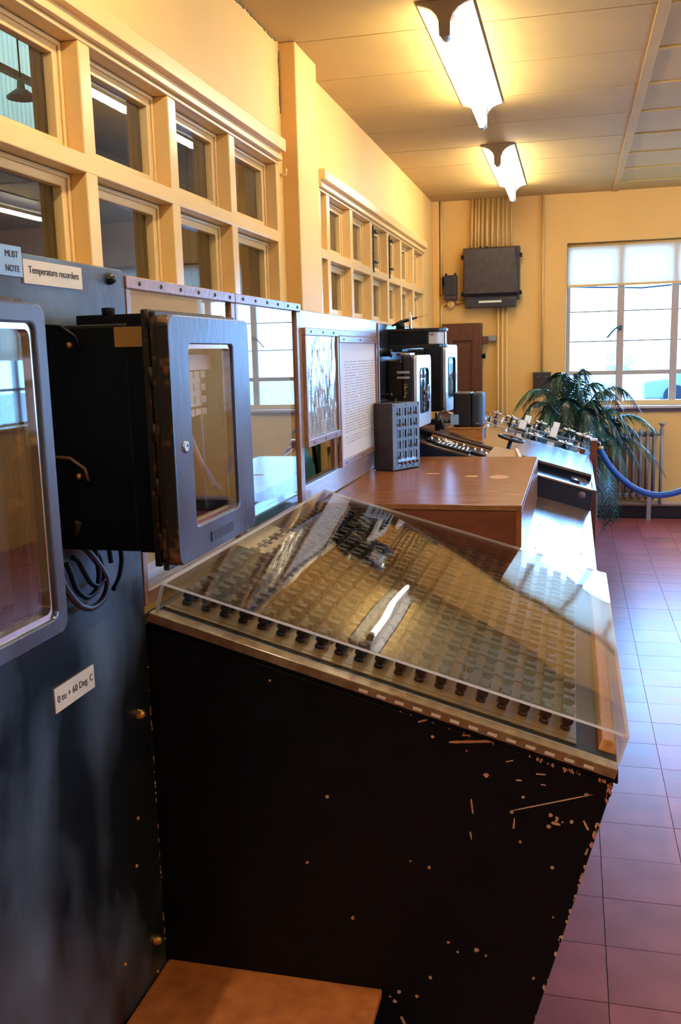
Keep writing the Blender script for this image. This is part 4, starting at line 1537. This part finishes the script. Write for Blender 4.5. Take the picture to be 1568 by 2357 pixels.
# bracket machinery below the second recorder
mb_ = thing('bracket_clamp', 'black clamp and screw below the teal-dialled recorder with a blue tag', 'clamp', (-.73, 5.25, 1.2))
bm = BM()
cyl(bm, (-.80, 5.22, 1.215), (-.66, 5.22, 1.215), .012, 10)
cyl(bm, (-.74, 5.24, 1.16), (-.74, 5.24, 1.262), .016, 10)
cyl(bm, (-.71, 5.20, 1.17), (-.71, 5.20, 1.225), .014, 10)
box(bm, (XP, 5.21, 1.195), (-.72, 5.25, 1.212))
cyl(bm, (-.66, 5.22, 1.215), (-.64, 5.22, 1.215), .022, 12)
obj('clamp_body', bm, M_blackg, mb_)
B('tag', (-.655, 5.14, 1.20), (-.610, 5.146, 1.255), M_bluecard, mb_)
bm = BM()
tube(bm, [(-.78, 4.62, 1.24), (-.78, 4.63, 1.15), (-.785, 4.65, 1.10), (-.79, 4.78, 1.067)], .006, 8)
tag(obj('conduit_drop', bm, M_black), 'thin black tube dropping below the ornate recorder', 'cable')

# ================================================================== FAR CONSOLE
fc = thing('far_console', 'raised far console with a pale shining writing slope and dark end', 'console', (-.4, 6.2, 0))
HC = .11
bm = BM()
xin = XP+.005
e = XE+.012
prism(bm, [(xin, Y2, 0), (-.108, Y2, 0), (-.060, Y2, .18), (e-.02, Y2, zp(e)-.03), (e, Y2, zp(e)+HC-.01), (xin, Y2, zp(xin)+HC-.01)], (0, Y3-Y2, 0))
obj('console_body', bm, mat('console_blue_black', (.012, .022, .045), .30, var=.2, vscale=8), fc, .003)
b2 = BM()
lathe(b2, [(0, .001), (.018, .001), (.018, 0)], (.055, Y2-.0002, .855), (0, -1, 0), 16)
obj('plug_hole', b2, mat('faded_plug', (.16, .11, .14), .5), fc)


def strip(name, xa, xb, ya, yb, h0, h1, m, parent, bevel=0.002, **k):
    b_ = BM()
    hexa(b_, [DK(xa, ya, h0), DK(xb, ya, h0), DK(xb, yb, h0), DK(xa, yb, h0), DK(xa, ya, h1), DK(xb, ya, h1), DK(xb, yb, h1), DK(xa, yb, h1)])
    return obj(name, b_, m, parent, bevel, **k)


hh = (HC-.01)*cos(SA)
strip('edge_moulding', XP+.006, XE-.02, Y2-.004, Y2+.05, hh, hh+.010, M_desk, fc)
strip('edge_moulding', XE-.02, XE-.002, Y2-.004, Y3-.05, hh, hh+.012, M_desk, fc)
strip('side_plate', .015, XE-.022, Y2+.05, 5.20, hh, hh+.006, M_desk, fc, label='pale plate at the near corner')
strip('flap', -.03, .05, Y2+.12, Y2+.30, hh+.006, hh+.020, M_glassr, fc, .001)
strip('dark_tray', XP+.006, .015, Y2+.052, 5.215, hh, hh+.003, M_knobpanel, fc)
strip('writing_slope', XP+.006, .072, 5.22, 6.15, hh+.001, hh+.042, M_desk, fc)
strip('slope_edge', XP+.006, .074, 5.210, 5.219, hh+.001, hh+.030, M_black, fc)
strip('control_plate', XP+.006, .085, 6.16, 7.50, hh+.001, hh+.030, M_knobpanel, fc)
for k in range(2):
    strip('plate_seam', XP+.01, .08, 6.58+.45*k, 6.60+.45*k, hh+.030, hh+.034, M_steel, fc)
HT = hh+.030


def rotary(x, y, r, h, label, spoked=False, hb=None):
    base = DK(x, y, HT if hb is None else hb)
    t = thing('rotary_control', label, 'control knob', base, 'round controls on the console')
    b_ = BM()
    lathe(b_, [(r*.55, 0), (r*.5, .006), (r*.18, .012), (r*.16, h*.8), (r*.3, h*.9), (0, h*.92)], base, nrm, 18)
    obj('stem', b_, M_blackplast, t)
    b_ = BM()
    F = frame_to(base + nrm*h, nrm)
    n = 28
    pts = [F @ Vector((r*cos(2*pi*i/n), r*sin(2*pi*i/n), 0)) for i in range(n)]
    rr_ = r*.13
    prev = None
    rings = []
    for i in range(n):
        rad = (pts[i] - (base+nrm*h)).normalized()
        rings.append([b_.verts.new(pts[i] + rad*rr_*cos(a) + nrm*rr_*sin(a)) for a in [q*pi/3 for q in range(6)]])
    for i in range(n):
        A, C_ = rings[i], rings[(i+1) % n]
        for q in range(6):
            f = b_.faces.new((A[q], A[(q+1) % 6], C_[(q+1) % 6], C_[q]))
            f.smooth = True
    obj('rim', b_, M_chrome if not spoked else M_blackplast, t)
    b_ = BM()
    lathe(b_, [(r*.98, 0), (r*.9, .004), (r*.3, .008), (0, .010)], base+nrm*(h-.004), nrm, 20)
    obj('disc', b_, M_blackplast, t)
    b_ = BM()
    lathe(b_, [(0, .018), (.006, .015), (.008, .006), (.006, .004)], base+nrm*(h), nrm, 10)
    obj('cap', b_, M_chrome if not spoked else M_blackplast, t)
    return t


def paddle(x, y, s, label):
    base = DK(x, y, HT)
    t = thing('indicator_unit', label, 'indicator', base, 'square white indicators on the console')
    strip('unit_base', x-s*.75, x+s*.75, y-s*.8, y+s*1.2, HT, HT+.014, M_blackplast, t, .002)
    b_ = BM()
    q = [DK(x-s*.55, y-s*.1, HT+.014), DK(x+s*.55, y-s*.1, HT+.014), DK(x+s*.55, y+s*.25, HT+.014), DK(x-s*.55, y+s*.25, HT+.014)]
    lean = Vector((0, s*1.0, 0)) + nrm*(s*1.25)
    hexa(b_, q + [p + lean for p in q])
    f_ = obj('holder', b_, M_blackplast, t, .002)
    b_ = BM()
    q = [DK(x-s*.48, y-s*.14, HT+.018), DK(x+s*.48, y-s*.14, HT+.018), DK(x+s*.48, y-s*.08, HT+.018), DK(x-s*.48, y-s*.08, HT+.018)]
    hexa(b_, q + [p + lean*.93 for p in q])
    obj('white_face', b_, M_white, t, .001)
    return t


rotary(-.480, 6.95, .042, .055, 'round chrome-rimmed control at the left end of the control plate')
rotary(-.60, 7.15, .030, .04, 'small round control just beyond the speaker')
rotary(-.278, 7.28, .045, .045, 'chrome-rimmed control behind the two left white indicators')
rotary(-.285, 6.35, .045, .030, 'chrome-rimmed control at the front between the white indicators')
rotary(-.068, 7.30, .045, .045, 'chrome-rimmed control behind the right pair of indicators')
rotary(.036, 7.10, .060, .050, 'largest chrome-rimmed control near the right end of the plate')
rotary(-.085, 6.38, .048, .030, 'chrome-rimmed control at the front right of the indicators')
rotary(.080, 7.42, .028, .045, 'small pale capped control beside the wooden post')
paddle(-.386, 6.66, .050, 'nearer white indicator plate of the left pair')
paddle(-.375, 7.22, .048, 'farther white indicator plate of the left pair')
paddle(-.172, 6.68, .050, 'nearer white indicator plate of the right pair')
paddle(-.165, 7.30, .048, 'farther white indicator plate of the right pair')
# small switches scattered over the plate
proto = None
for k in range(46):
    x = random.uniform(-.78, .06)
    y = random.choice([6.25, 6.42, 6.70, 6.88, 7.05, 7.2, 7.40]) + random.uniform(-.03, .03)
    if min(math.hypot(x-a, y-b_) for a, b_ in ((-.48, 6.95), (-.278, 7.28), (-.285, 6.35), (-.068, 7.3), (.036, 7.1), (-.085, 6.38), (-.386, 6.7), (-.375, 7.25), (-.172, 6.7), (-.165, 7.33), (-.60, 7.15), (.08, 7.42))) < .085:
        continue
    b_ = BM()
    base = DK(x, y, HT)
    lathe(b_, [(.012, 0), (.011, .006), (.005, .008), (.005, .018), (.008, .022), (0, .026)], base, nrm, 10)
    o = obj('toggle', b_, M_chrome if k % 3 else M_blackplast, fc)
strip('corner_box', .0, .045, 6.25, 6.32, HT, HT+.035, mat('red_brown_box', (.12, .05, .04), .4), fc, .006)
rotary(-.385, 5.24, .070, .072, 'big black spoked handwheel on a stem in front of the console', True, hb=hh+.042)

# things lying on the left part of the console
kb = thing('switch_strip', 'black strip of small silver buttons lying behind the wooden box', 'switch panel', DK(-.66, 4.98, .15))
HK = hh+.004
strip('strip_body', -.735, -.555, 4.88, 4.99, HK, HK+.022, M_blackplast, kb, .003)
for i in range(8):
    for j in range(4):
        b_ = BM()
        lathe(b_, [(.006, 0), (.006, .003), (0, .0045)], DK(-.722+.021*i, 4.895+.026*j, HK+.022), nrm, 8)
        obj('button', b_, M_chrome, kb)
tr_ = thing('wooden_tray', 'long dark wedge-shaped tray of switches lying between speaker and wooden box', 'tray', DK(-.6, 5.4, .15))
HW = hh+.004
strip('tray_base', -.80, -.38, 5.01, 5.19, HW, HW+.012, M_dbox, tr_, .003)
strip('tray_edge', -.80, -.38, 5.19, 5.202, HW, HW+.020, M_orange, tr_, .002)
for k in range(12):
    b_ = BM()
    lathe(b_, [(.009, 0), (.008, .008), (.004, .012), (0, .016)], DK(-.78+.033*k, 5.05+.045*(k % 3), HW+.012), nrm, 10)
    obj('switch', b_, M_chrome, tr_)
for x, y, a, lab in ((-.69, 5.10, .35, 'small white card lying on the dark tray'), (-.42, 5.10, -.2, 'small white card near the handwheel')):
    b_ = BM()
    M_ = MD(x, y, HW+.0165) @ Matrix.Rotation(a, 4, 'Z')
    obox(b_, M_, .055, .10, .001)
    tag(obj('card', b_, M_paperw), lab, 'card')
b_ = BM()
M_ = Matrix.Translation((-.36, 4.90, 1.062)) @ Matrix.Rotation(.25, 4, 'Z')
bk = thing('open_folder', 'open buff folder propped behind the wooden box', 'folder', (-.35, 4.93, 1.03))
prism(b_, [M_ @ Vector(p) for p in ((-.10, -.06, -.02), (.10, -.06, -.045), (.09, .07, .005), (-.02, .07, .030))], (0, 0, .006))
obj('cover', b_, mat('buff_card', (.40, .27, .16), .6), bk)
b_ = BM()
prism(b_, [M_ @ Vector(p) for p in ((.092, -.05, -.030), (.112, -.05, -.035), (.105, .08, .015), (.09, .08, .018))], (0, 0, .004))
obj('sheet', b_, M_paperw, bk)
# speaker on a small wooden stand
sx0, sx1, sy0, sy1 = -.685, -.486, 5.22, 5.44
sd = thing('speaker_stand', 'small varnished wooden box stand under the loudspeaker', 'stand', (-.58, 5.3, 1.04))
b_ = BM()
zt_ = 1.168
prism(b_, [(sx0, sy0, zp(sx0)+.165), (sx1, sy0, zp(sx1)+.160), (sx1, sy0, zt_), (sx0, sy0, zt_)], (0, .016, 0))
obj('side_panel', b_, M_orange, sd, .001)
b_ = BM()
prism(b_, [(sx0, sy1-.016, zp(sx0)+.165), (sx1, sy1-.016, zp(sx1)+.160), (sx1, sy1-.016, zt_), (sx0, sy1-.016, zt_)], (0, .016, 0))
obj('side_panel', b_, M_orange, sd, .001)
B('stand_top', (sx0, sy0-.002, zt_), (sx1+.004, sy1+.002, zt_+.010), M_orange, sd, .001)
b_ = BM()
prism(b_, [(sx1-.012, sy0+.017, zp(sx1)+.163), (sx1-.012, sy1-.017, zp(sx1)+.163), (sx1-.012, sy1-.017, zt_), (sx1-.012, sy0+.017, zt_)], (.008, 0, 0))
obj('end_panel', b_, M_dbox, sd)
spk = thing('loudspeaker', 'black bookshelf loudspeaker with a rounded grille on the wooden stand', 'loudspeaker', (-.565, 5.33, 1.178))
z0_, z1_ = 1.180, 1.372
b_ = BM()
prism(b_, [(-.652, 5.24, z0_), (-.552, 5.24, z0_), (-.552, 5.42, z0_), (-.652, 5.42, z0_)], (0, 0, z1_-z0_))
obj('cabinet', b_, M_blackplast, spk, .010, seg=3)
b_ = BM()
prism(b_, [(-.550, 5.236, z0_+.001), (-.500, 5.236, z0_+.001), (-.488, 5.262, z0_+.001), (-.486, 5.40, z0_+.001), (-.50, 5.424, z0_+.001), (-.55, 5.424, z0_+.001)], (0, 0, z1_-z0_-.002))
obj('grille', b_, M_spk, spk, .016, seg=4)
B('badge', (-.525, 5.2345, z0_+.016), (-.507, 5.2365, z0_+.022), M_steel, spk)

# ================================================================== ROPE POST
ps = thing('rope_post', 'short brown wooden post with a white cap at the end of the console', 'post', (.150, 6.45, 0))
B('post_shaft', (.124, 6.425, .02), (.166, 6.475, .985), M_woodside, ps, .003)
B('cap', (.120, 6.422, .985), (.168, 6.478, .998), M_white, ps, .002)
B('foot', (.118, 6.40, 0), (.19, 6.50, .02), M_black, ps, .003)
b_ = BM()
tube(b_, [(.166, 6.45, .965), (.178, 6.45, .975), (.186, 6.45, .965), (.184, 6.45, .950)], .005, 8)
obj('hook', b_, M_chrome, ps)
rp = thing('barrier_rope', 'thick blue barrier rope sagging from the wooden post', 'rope', (.6, 6.45, .62))
ctrl = [(.185, .945), (.192, .915), (.212, .875), (.250, .815), (.320, .735), (.43, .655), (.567, .617), (.715, .650), (.86, .74), (.99, .87), (1.04, .95)]
pts = []
P2 = [Vector((x, 6.45, z)) for x, z in ctrl]
for k in range(len(P2)-1):
    p0, p1_, p2_, p3 = P2[max(k-1, 0)], P2[k], P2[k+1], P2[min(k+2, len(P2)-1)]
    for q in range(6):
        u = q/6
        pts.append(.5*((2*p1_) + (p2_-p0)*u + (2*p0-5*p1_+4*p2_-p3)*u*u + (3*p1_-p0-3*p2_+p3)*u**3))
pts.append(P2[-1])
b_ = BM()
tube(b_, pts[3:], .0205, 14)
obj('rope', b_, M_blue, rp)
b_ = BM()
tube(b_, pts[:5], .018, 14, rr=[.010, .019, .022, .022, .022])
obj('ferrule', b_, M_brass, rp)
p2b = thing('rope_post', 'matching wooden rope post beyond the right edge of the picture', 'post', (1.06, 6.45, 0))
B('post_shaft', (1.04, 6.425, .02), (1.08, 6.475, .985), M_woodside, p2b, .003)
B('foot', (1.02, 6.40, 0), (1.10, 6.50, .02), M_black, p2b, .003)

# ================================================================== FAR WALL FITTINGS
cb = thing('fuse_cabinet', 'large black wall cabinet fed by a fan of conduits, with a white slot label', 'cabinet', (-.76, YF-.1, 2.0))
B('cabinet_back', (-1.02, YF-.10, 2.07), (-.495, YF-.001, 2.552), M_dboxs, cb, .006)
b_ = BM()
hexa(b_, [(-1.02, YF-.10, 2.10), (-.505, YF-.10, 2.10), (-.505, YF-.16, 2.13), (-1.01, YF-.16, 2.13), (-1.02, YF-.10, 2.55), (-.505, YF-.10, 2.55), (-.54, YF-.16, 2.535), (-1.00, YF-.16, 2.535)])
obj('cabinet_lid', b_, M_dbox, cb, .004)
B('lower_box', (-1.0, YF-.12, 2.0), (-.525, YF-.001, 2.085), M_dboxs, cb, .005)
B('label_slot', (-.872, YF-.1225, 2.044), (-.66, YF-.1205, 2.064), M_paperw, cb)
for z in (2.47, 2.13):
    for x in (-1.026, -.487):
        B('hinge', (x-.012, YF-.11, z-.018), (x+.012, YF-.05, z+.018), M_black, cb, .003)
for x in (-.86, -.80):
    b_ = BM()
    lathe(b_, [(0, .014), (.008, .010), (.010, 0)], (x, YF-.09, 2.55), (0, 0, 1), 8)
    obj('bolt', b_, M_black, cb)
cxs = [-.942, -.906, -.879, -.845, -.801, -.752, -.701, -.655, -.621, -.581]
for i, x in enumerate(cxs):
    r = .0135 if i in (4, 5, 6) else .010
    b_ = BM()
    cyl(b_, (x, YF-.03-(.05 if i < 9 else .012), 2.548), (x, YF-.03, ZC-.001), r, 12)
    o = obj('conduit_pipe', b_, M_conduit)
    tag(o, ['first', 'second', 'third', 'fourth', 'fifth', 'sixth', 'seventh', 'eighth', 'ninth', 'tenth'][i] + ' from the left of the yellow conduits above the black cabinet', 'pipe', 'conduits above the fuse cabinet')
for i, x in enumerate((-.697, -.656, -.617)):
    b_ = BM()
    cyl(b_, (x, YF-.035, .13), (x, YF-.035, 2.0), .012, 12)
    tag(obj('conduit_pipe', b_, M_conduit), ['left', 'middle', 'right'][i] + ' one of the three yellow conduits below the black cabinet', 'pipe', 'conduits below the fuse cabinet')
b_ = BM()
cyl(b_, (-.285, YF-.02, 1.39), (-.290, YF-.02, ZC-.001), .012, 12)
tag(obj('conduit_pipe', b_, M_conduit), 'single long yellow conduit running down to the small black box', 'pipe')
bb = thing('junction_box', 'small black square junction box on the far wall beside the palm', 'box', (-.283, YF-.03, 1.22))
B('box_body', (-.367, YF-.045, 1.220), (-.200, YF-.001, 1.388), M_dboxs, bb, .004)
B('cover_plate', (-.362, YF-.049, 1.225), (-.205, YF-.045, 1.383), M_dbox, bb, .002)
for x in (-.32, -.245):
    b_ = BM()
    cyl(b_, (x, YF-.049, 1.345), (x, YF-.052, 1.345), .006, 8)
    obj('screw', b_, M_steel, bb)
b_ = BM()
cyl(b_, (-1.235, YF-.02, 2.14), (-1.235, YF-.02, ZC-.001), .013, 12)
tag(obj('conduit_pipe', b_, M_conduit), 'yellow conduit in the left corner of the far wall above the switch', 'pipe')
sw = thing('isolator_switch', 'small dark wall switch left of the big black cabinet', 'switch', (-1.15, YF-.05, 2.08))
B('switch_body', (-1.205, YF-.08, 2.085), (-1.085, YF-.001, 2.315), M_dbox, sw, .006)
B('switch_cover', (-1.20, YF-.095, 2.13), (-1.09, YF-.08, 2.31), M_dboxs, sw, .004)
B('handle', (-1.225, YF-.06, 2.22), (-1.205, YF-.03, 2.30), M_black, sw, .003)
B('lug', (-1.195, YF-.07, 2.315), (-1.18, YF-.03, 2.333), M_black, sw)
B('lug', (-1.11, YF-.07, 2.315), (-1.095, YF-.03, 2.333), M_black, sw)
eb = thing('conduit_elbow', 'yellow round conduit box and bends below the small wall switch', 'pipe', (-1.15, YF-.03, 2.03))
b_ = BM()
lathe(b_, [(0, .05), (.034, .048), (.038, .04), (.038, 0)], (-1.145, YF-.001, 2.045), (0, -1, 0), 20)
obj('round_box', b_, M_conduit, eb)
b_ = BM()
tube(b_, [(-1.10, YF-.025, 2.06), (-1.02, YF-.025, 2.062)], .011, 10)
tube(b_, [(-1.18, YF-.025, 2.055), (-1.215, YF-.025, 2.05), (-1.235, YF-.025, 2.03), (-1.24, YF-.025, 1.99), (-1.24, YF-.025, .13)], .011, 10)
obj('bend', b_, M_conduit, eb)
dr = thing('panelled_cupboard', 'dark brown panelled wooden cupboard door on the far wall', 'cupboard', (-1.03, YF-.06, 0))
B('carcass', (-1.225, YF-.09, 0.13), (-.845, YF-.001, 1.862), M_cup, dr, .003)
B('stile', (-1.222, YF-.112, 0.14), (-1.125, YF-.091, 1.858), M_cup, dr, .003)
B('stile', (-.935, YF-.112, 0.14), (-.848, YF-.091, 1.858), M_cup, dr, .003)
for za, zb_ in ((1.70, 1.858), (.95, 1.05), (.14, .30)):
    B('rail', (-1.125, YF-.112, za), (-.935, YF-.091, zb_), M_cup, dr, .003)
for za, zb_ in ((1.05, 1.70), (.30, .95)):
    B('door_panel', (-1.095, YF-.100, za+.03), (-.965, YF-.091, zb_-.03), M_cup, dr, .006)
B('lock', (-.848, YF-.10, 1.66), (-.79, YF-.05, 1.735), M_cup, dr, .003)
b_ = BM()
lathe(b_, [(.020, 0), (.022, .02), (.03, .03), (0, .035)], (-.845, YF-.08, 1.55), (1, 0, 0), 12)
obj('knob', b_, M_black, dr)
lk = thing('wall_socket', 'small grey box beside the dark cupboard door', 'box', (-.78, YF-.02, 1.69))
B('socket_body', (-.788, YF-.05, 1.690), (-.715, YF-.001, 1.742), M_pipe, lk, .003)
# radiator
rd = thing('radiator', 'grey cast-iron column radiator under the far window behind the palm', 'radiator', (.47, YF-.12, 0))
for k in range(10):
    x = .195 + .0605*k
    b_ = BM()
    for yy in (YF-.16, YF-.085):
        cyl(b_, (x, yy, .24), (x, yy, .80), .015, 10)
    tube(b_, [(x, YF-.16, .79), (x, YF-.145, .825), (x, YF-.12, .835), (x, YF-.10, .825), (x, YF-.085, .79)], .019, 10)
    tube(b_, [(x, YF-.16, .26), (x, YF-.145, .215), (x, YF-.12, .205), (x, YF-.10, .215), (x, YF-.085, .26)], .019, 10)
    obj('column', b_, M_rad, rd)
b_ = BM()
cyl(b_, (.17, YF-.12, .80), (.76, YF-.12, .80), .022, 12)
cyl(b_, (.17, YF-.12, .245), (.76, YF-.12, .245), .022, 12)
obj('header_pipe', b_, M_rad, rd)
for x in (.225, .705):
    B('leg', (x-.020, YF-.175, 0), (x+.020, YF-.15, .24), M_pipe, rd, .004)
b_ = BM()
B('bleed_plate', (.37, YF-.186, .70), (.42, YF-.176, .73), M_steel, rd)
rpipe = thing('riser_pipe', 'upright heating pipe with a valve at the right end of the radiator', 'pipe', (.805, YF-.10, .12))
b_ = BM()
cyl(b_, (.805, YF-.12, .15), (.805, YF-.12, .86), .015, 12)
cyl(b_, (.76, YF-.12, .80), (.805, YF-.12, .80), .013, 12)
obj('pipe', b_, M_pipe, rpipe)
b_ = BM()
lathe(b_, [(.018, 0), (.022, .03), (.015, .06), (.015, .085), (.03, .09), (.03, .105), (0, .108)], (.805, YF-.12, .80), (0, 0, 1), 14)
obj('valve', b_, M_pipe, rpipe)
b_ = BM()
cyl(b_, (-.2, YF-.10, .150), (2.6, YF-.10, .150), .024, 14)
tag(obj('heating_pipe', b_, mat('pale_pipe', (.36, .30, .24), .4)), 'long horizontal heating pipe along the foot of the far wall', 'pipe')

# ================================================================== PALM
pm = thing('potted_palm', 'bushy dark green potted palm in front of the radiator and far window', 'plant', (.02, 8.05, 0))
b_ = BM()
lathe(b_, [(0, 0), (.13, 0), (.15, .02), (.18, .26), (.195, .27), (.195, .30), (.17, .30), (.165, .27), (0, .265)], (.02, 8.05, 0), (0, 0, 1), 28)
obj('pot', b_, M_pot, pm)
b_ = BM()
for k in range(9):
    a = k*2.4
    tube(b_, [(.02+.05*cos(a), 8.05+.05*sin(a), .26), (.02+.05*cos(a)*1.4, 8.05+.06*sin(a), .55), (.02+.08*cos(a)*1.5, 8.05+.09*sin(a), .85)], .008, 6)
obj('stem', b_, M_stem, pm)


def frond(p0, p1, p2, n=34, L=.15, w=.017, m=M_leaf, droop=.75):
    p0, p1, p2 = Vector(p0), Vector(p1), Vector(p2)
    b_ = BM()
    pts = []
    for i in range(n+1):
        u = i/n
        pts.append(p0*(1-u)**2 + p1*2*u*(1-u) + p2*u*u)
    tube(b_, pts, .004, 5, rr=[.005*(1-.8*i/n) for i in range(n+1)])
    for i in range(int(n*.18), n+1):
        u = i/n
        d = (pts[min(i+1, n)] - pts[max(i-1, 0)]).normalized()
        side = d.cross(Vector((0, 0, 1)))
        if side.length < .1:
            side = Vector((1, 0, 0))
        side.normalize()
        ll = L*(.45 + 1.1*sin(pi*min(1, u*1.02+.05))*.55)*random.uniform(.85, 1.12)
        for s in (-1, 1):
            dirn = (d*.62 + side*s*.75 + Vector((0, 0, random.uniform(-.05, .25)))).normalized()
            base = pts[i]
            prevp = None
            K = 4
            for k in range(K+1):
                t_ = k/K
                p = base + dirn*ll*t_ + Vector((0, 0, -droop*ll*t_*t_))
                wd = w*(1-t_**1.5)*.9 + .0006
                nn = (d*.8 + Vector((0, 0, .3))).normalized()
                a, c = b_.verts.new(p + d*wd*.5), b_.verts.new(p - d*wd*.5)
                if prevp:
                    b_.faces.new((prevp[0], a, c, prevp[1]))
                prevp = (a, c)
    return obj('frond', b_, m, pm, norm=False)


C0 = (.02, 8.05, .80)
F_ = [
    ((-.01, 8.05, .85), (-.03, 8.0, 1.55), (-.18, 7.95, 1.16)),
    ((.02, 8.05, .85), (.00, 8.1, 1.58), (.16, 8.05, 1.18)),
    ((.03, 8.05, .80), (.12, 8.1, 1.52), (.33, 8.0, .98)),
    ((.0, 8.05, .85), (-.10, 8.1, 1.50), (-.16, 8.2, 1.05)),
    ((.0, 8.05, .80), (-.22, 8.0, 1.34), (-.47, 8.0, 1.12)),
    ((.0, 8.05, .75), (-.20, 7.9, 1.25), (-.44, 7.9, .98)),
    ((.0, 8.05, .75), (-.12, 7.9, 1.12), (-.32, 7.8, .86)),
    ((.05, 8.05, .80), (.25, 8.0, 1.36), (.52, 8.1, 1.12)),
    ((.05, 8.05, .75), (.30, 8.0, 1.22), (.50, 8.0, .80)),
    ((.05, 8.05, .75), (.25, 7.9, 1.10), (.42, 7.9, .78)),
    ((.05, 8.05, .70), (.40, 8.1, 1.05), (.66, 8.1, .92)),
    ((.05, 8.05, .65), (.42, 8.0, .92), (.74, 8.0, .58)),
    ((.05, 8.0, .65), (.26, 7.9, .90), (.30, 7.9, .16)),
    ((.05, 8.0, .60), (.16, 7.7, .95), (.20, 7.6, .26)),
    ((.05, 8.0, .60), (.32, 7.8, .82), (.36, 7.75, .22)),
    ((.0, 8.0, .70), (.10, 7.8, 1.22), (.14, 7.7, .86)),
    ((.02, 8.05, .75), (.14, 8.0, 1.28), (.24, 7.95, .92)),
    ((.0, 8.05, .75), (-.04, 7.9, 1.32), (-.06, 7.75, .92)),
    ((.02, 8.15, .75), (.04, 8.3, 1.35), (.12, 8.4, 1.02)),
    ((.0, 8.15, .75), (-.16, 8.3, 1.28), (-.28, 8.35, .95)),
    ((.05, 8.0, .65), (.30, 7.9, 1.02), (.46, 7.85, .50)),
]
F_ += [tuple((p[0]*.8+random.uniform(-.05, .05), p[1]+random.uniform(-.12, .12), p[2]*(.97 if q else 1)+(random.uniform(-.06, .04) if q else 0)) for q, p in enumerate(f)) for f in F_[:18]]
for i, (a, b2, c) in enumerate(F_):
    b2 = (b2[0], b2[1], b2[2]+.20)
    frond(a, b2, c, m=(M_leaf, M_leafd)[i % 2], L=.17 if i < 12 else .155, n=40)
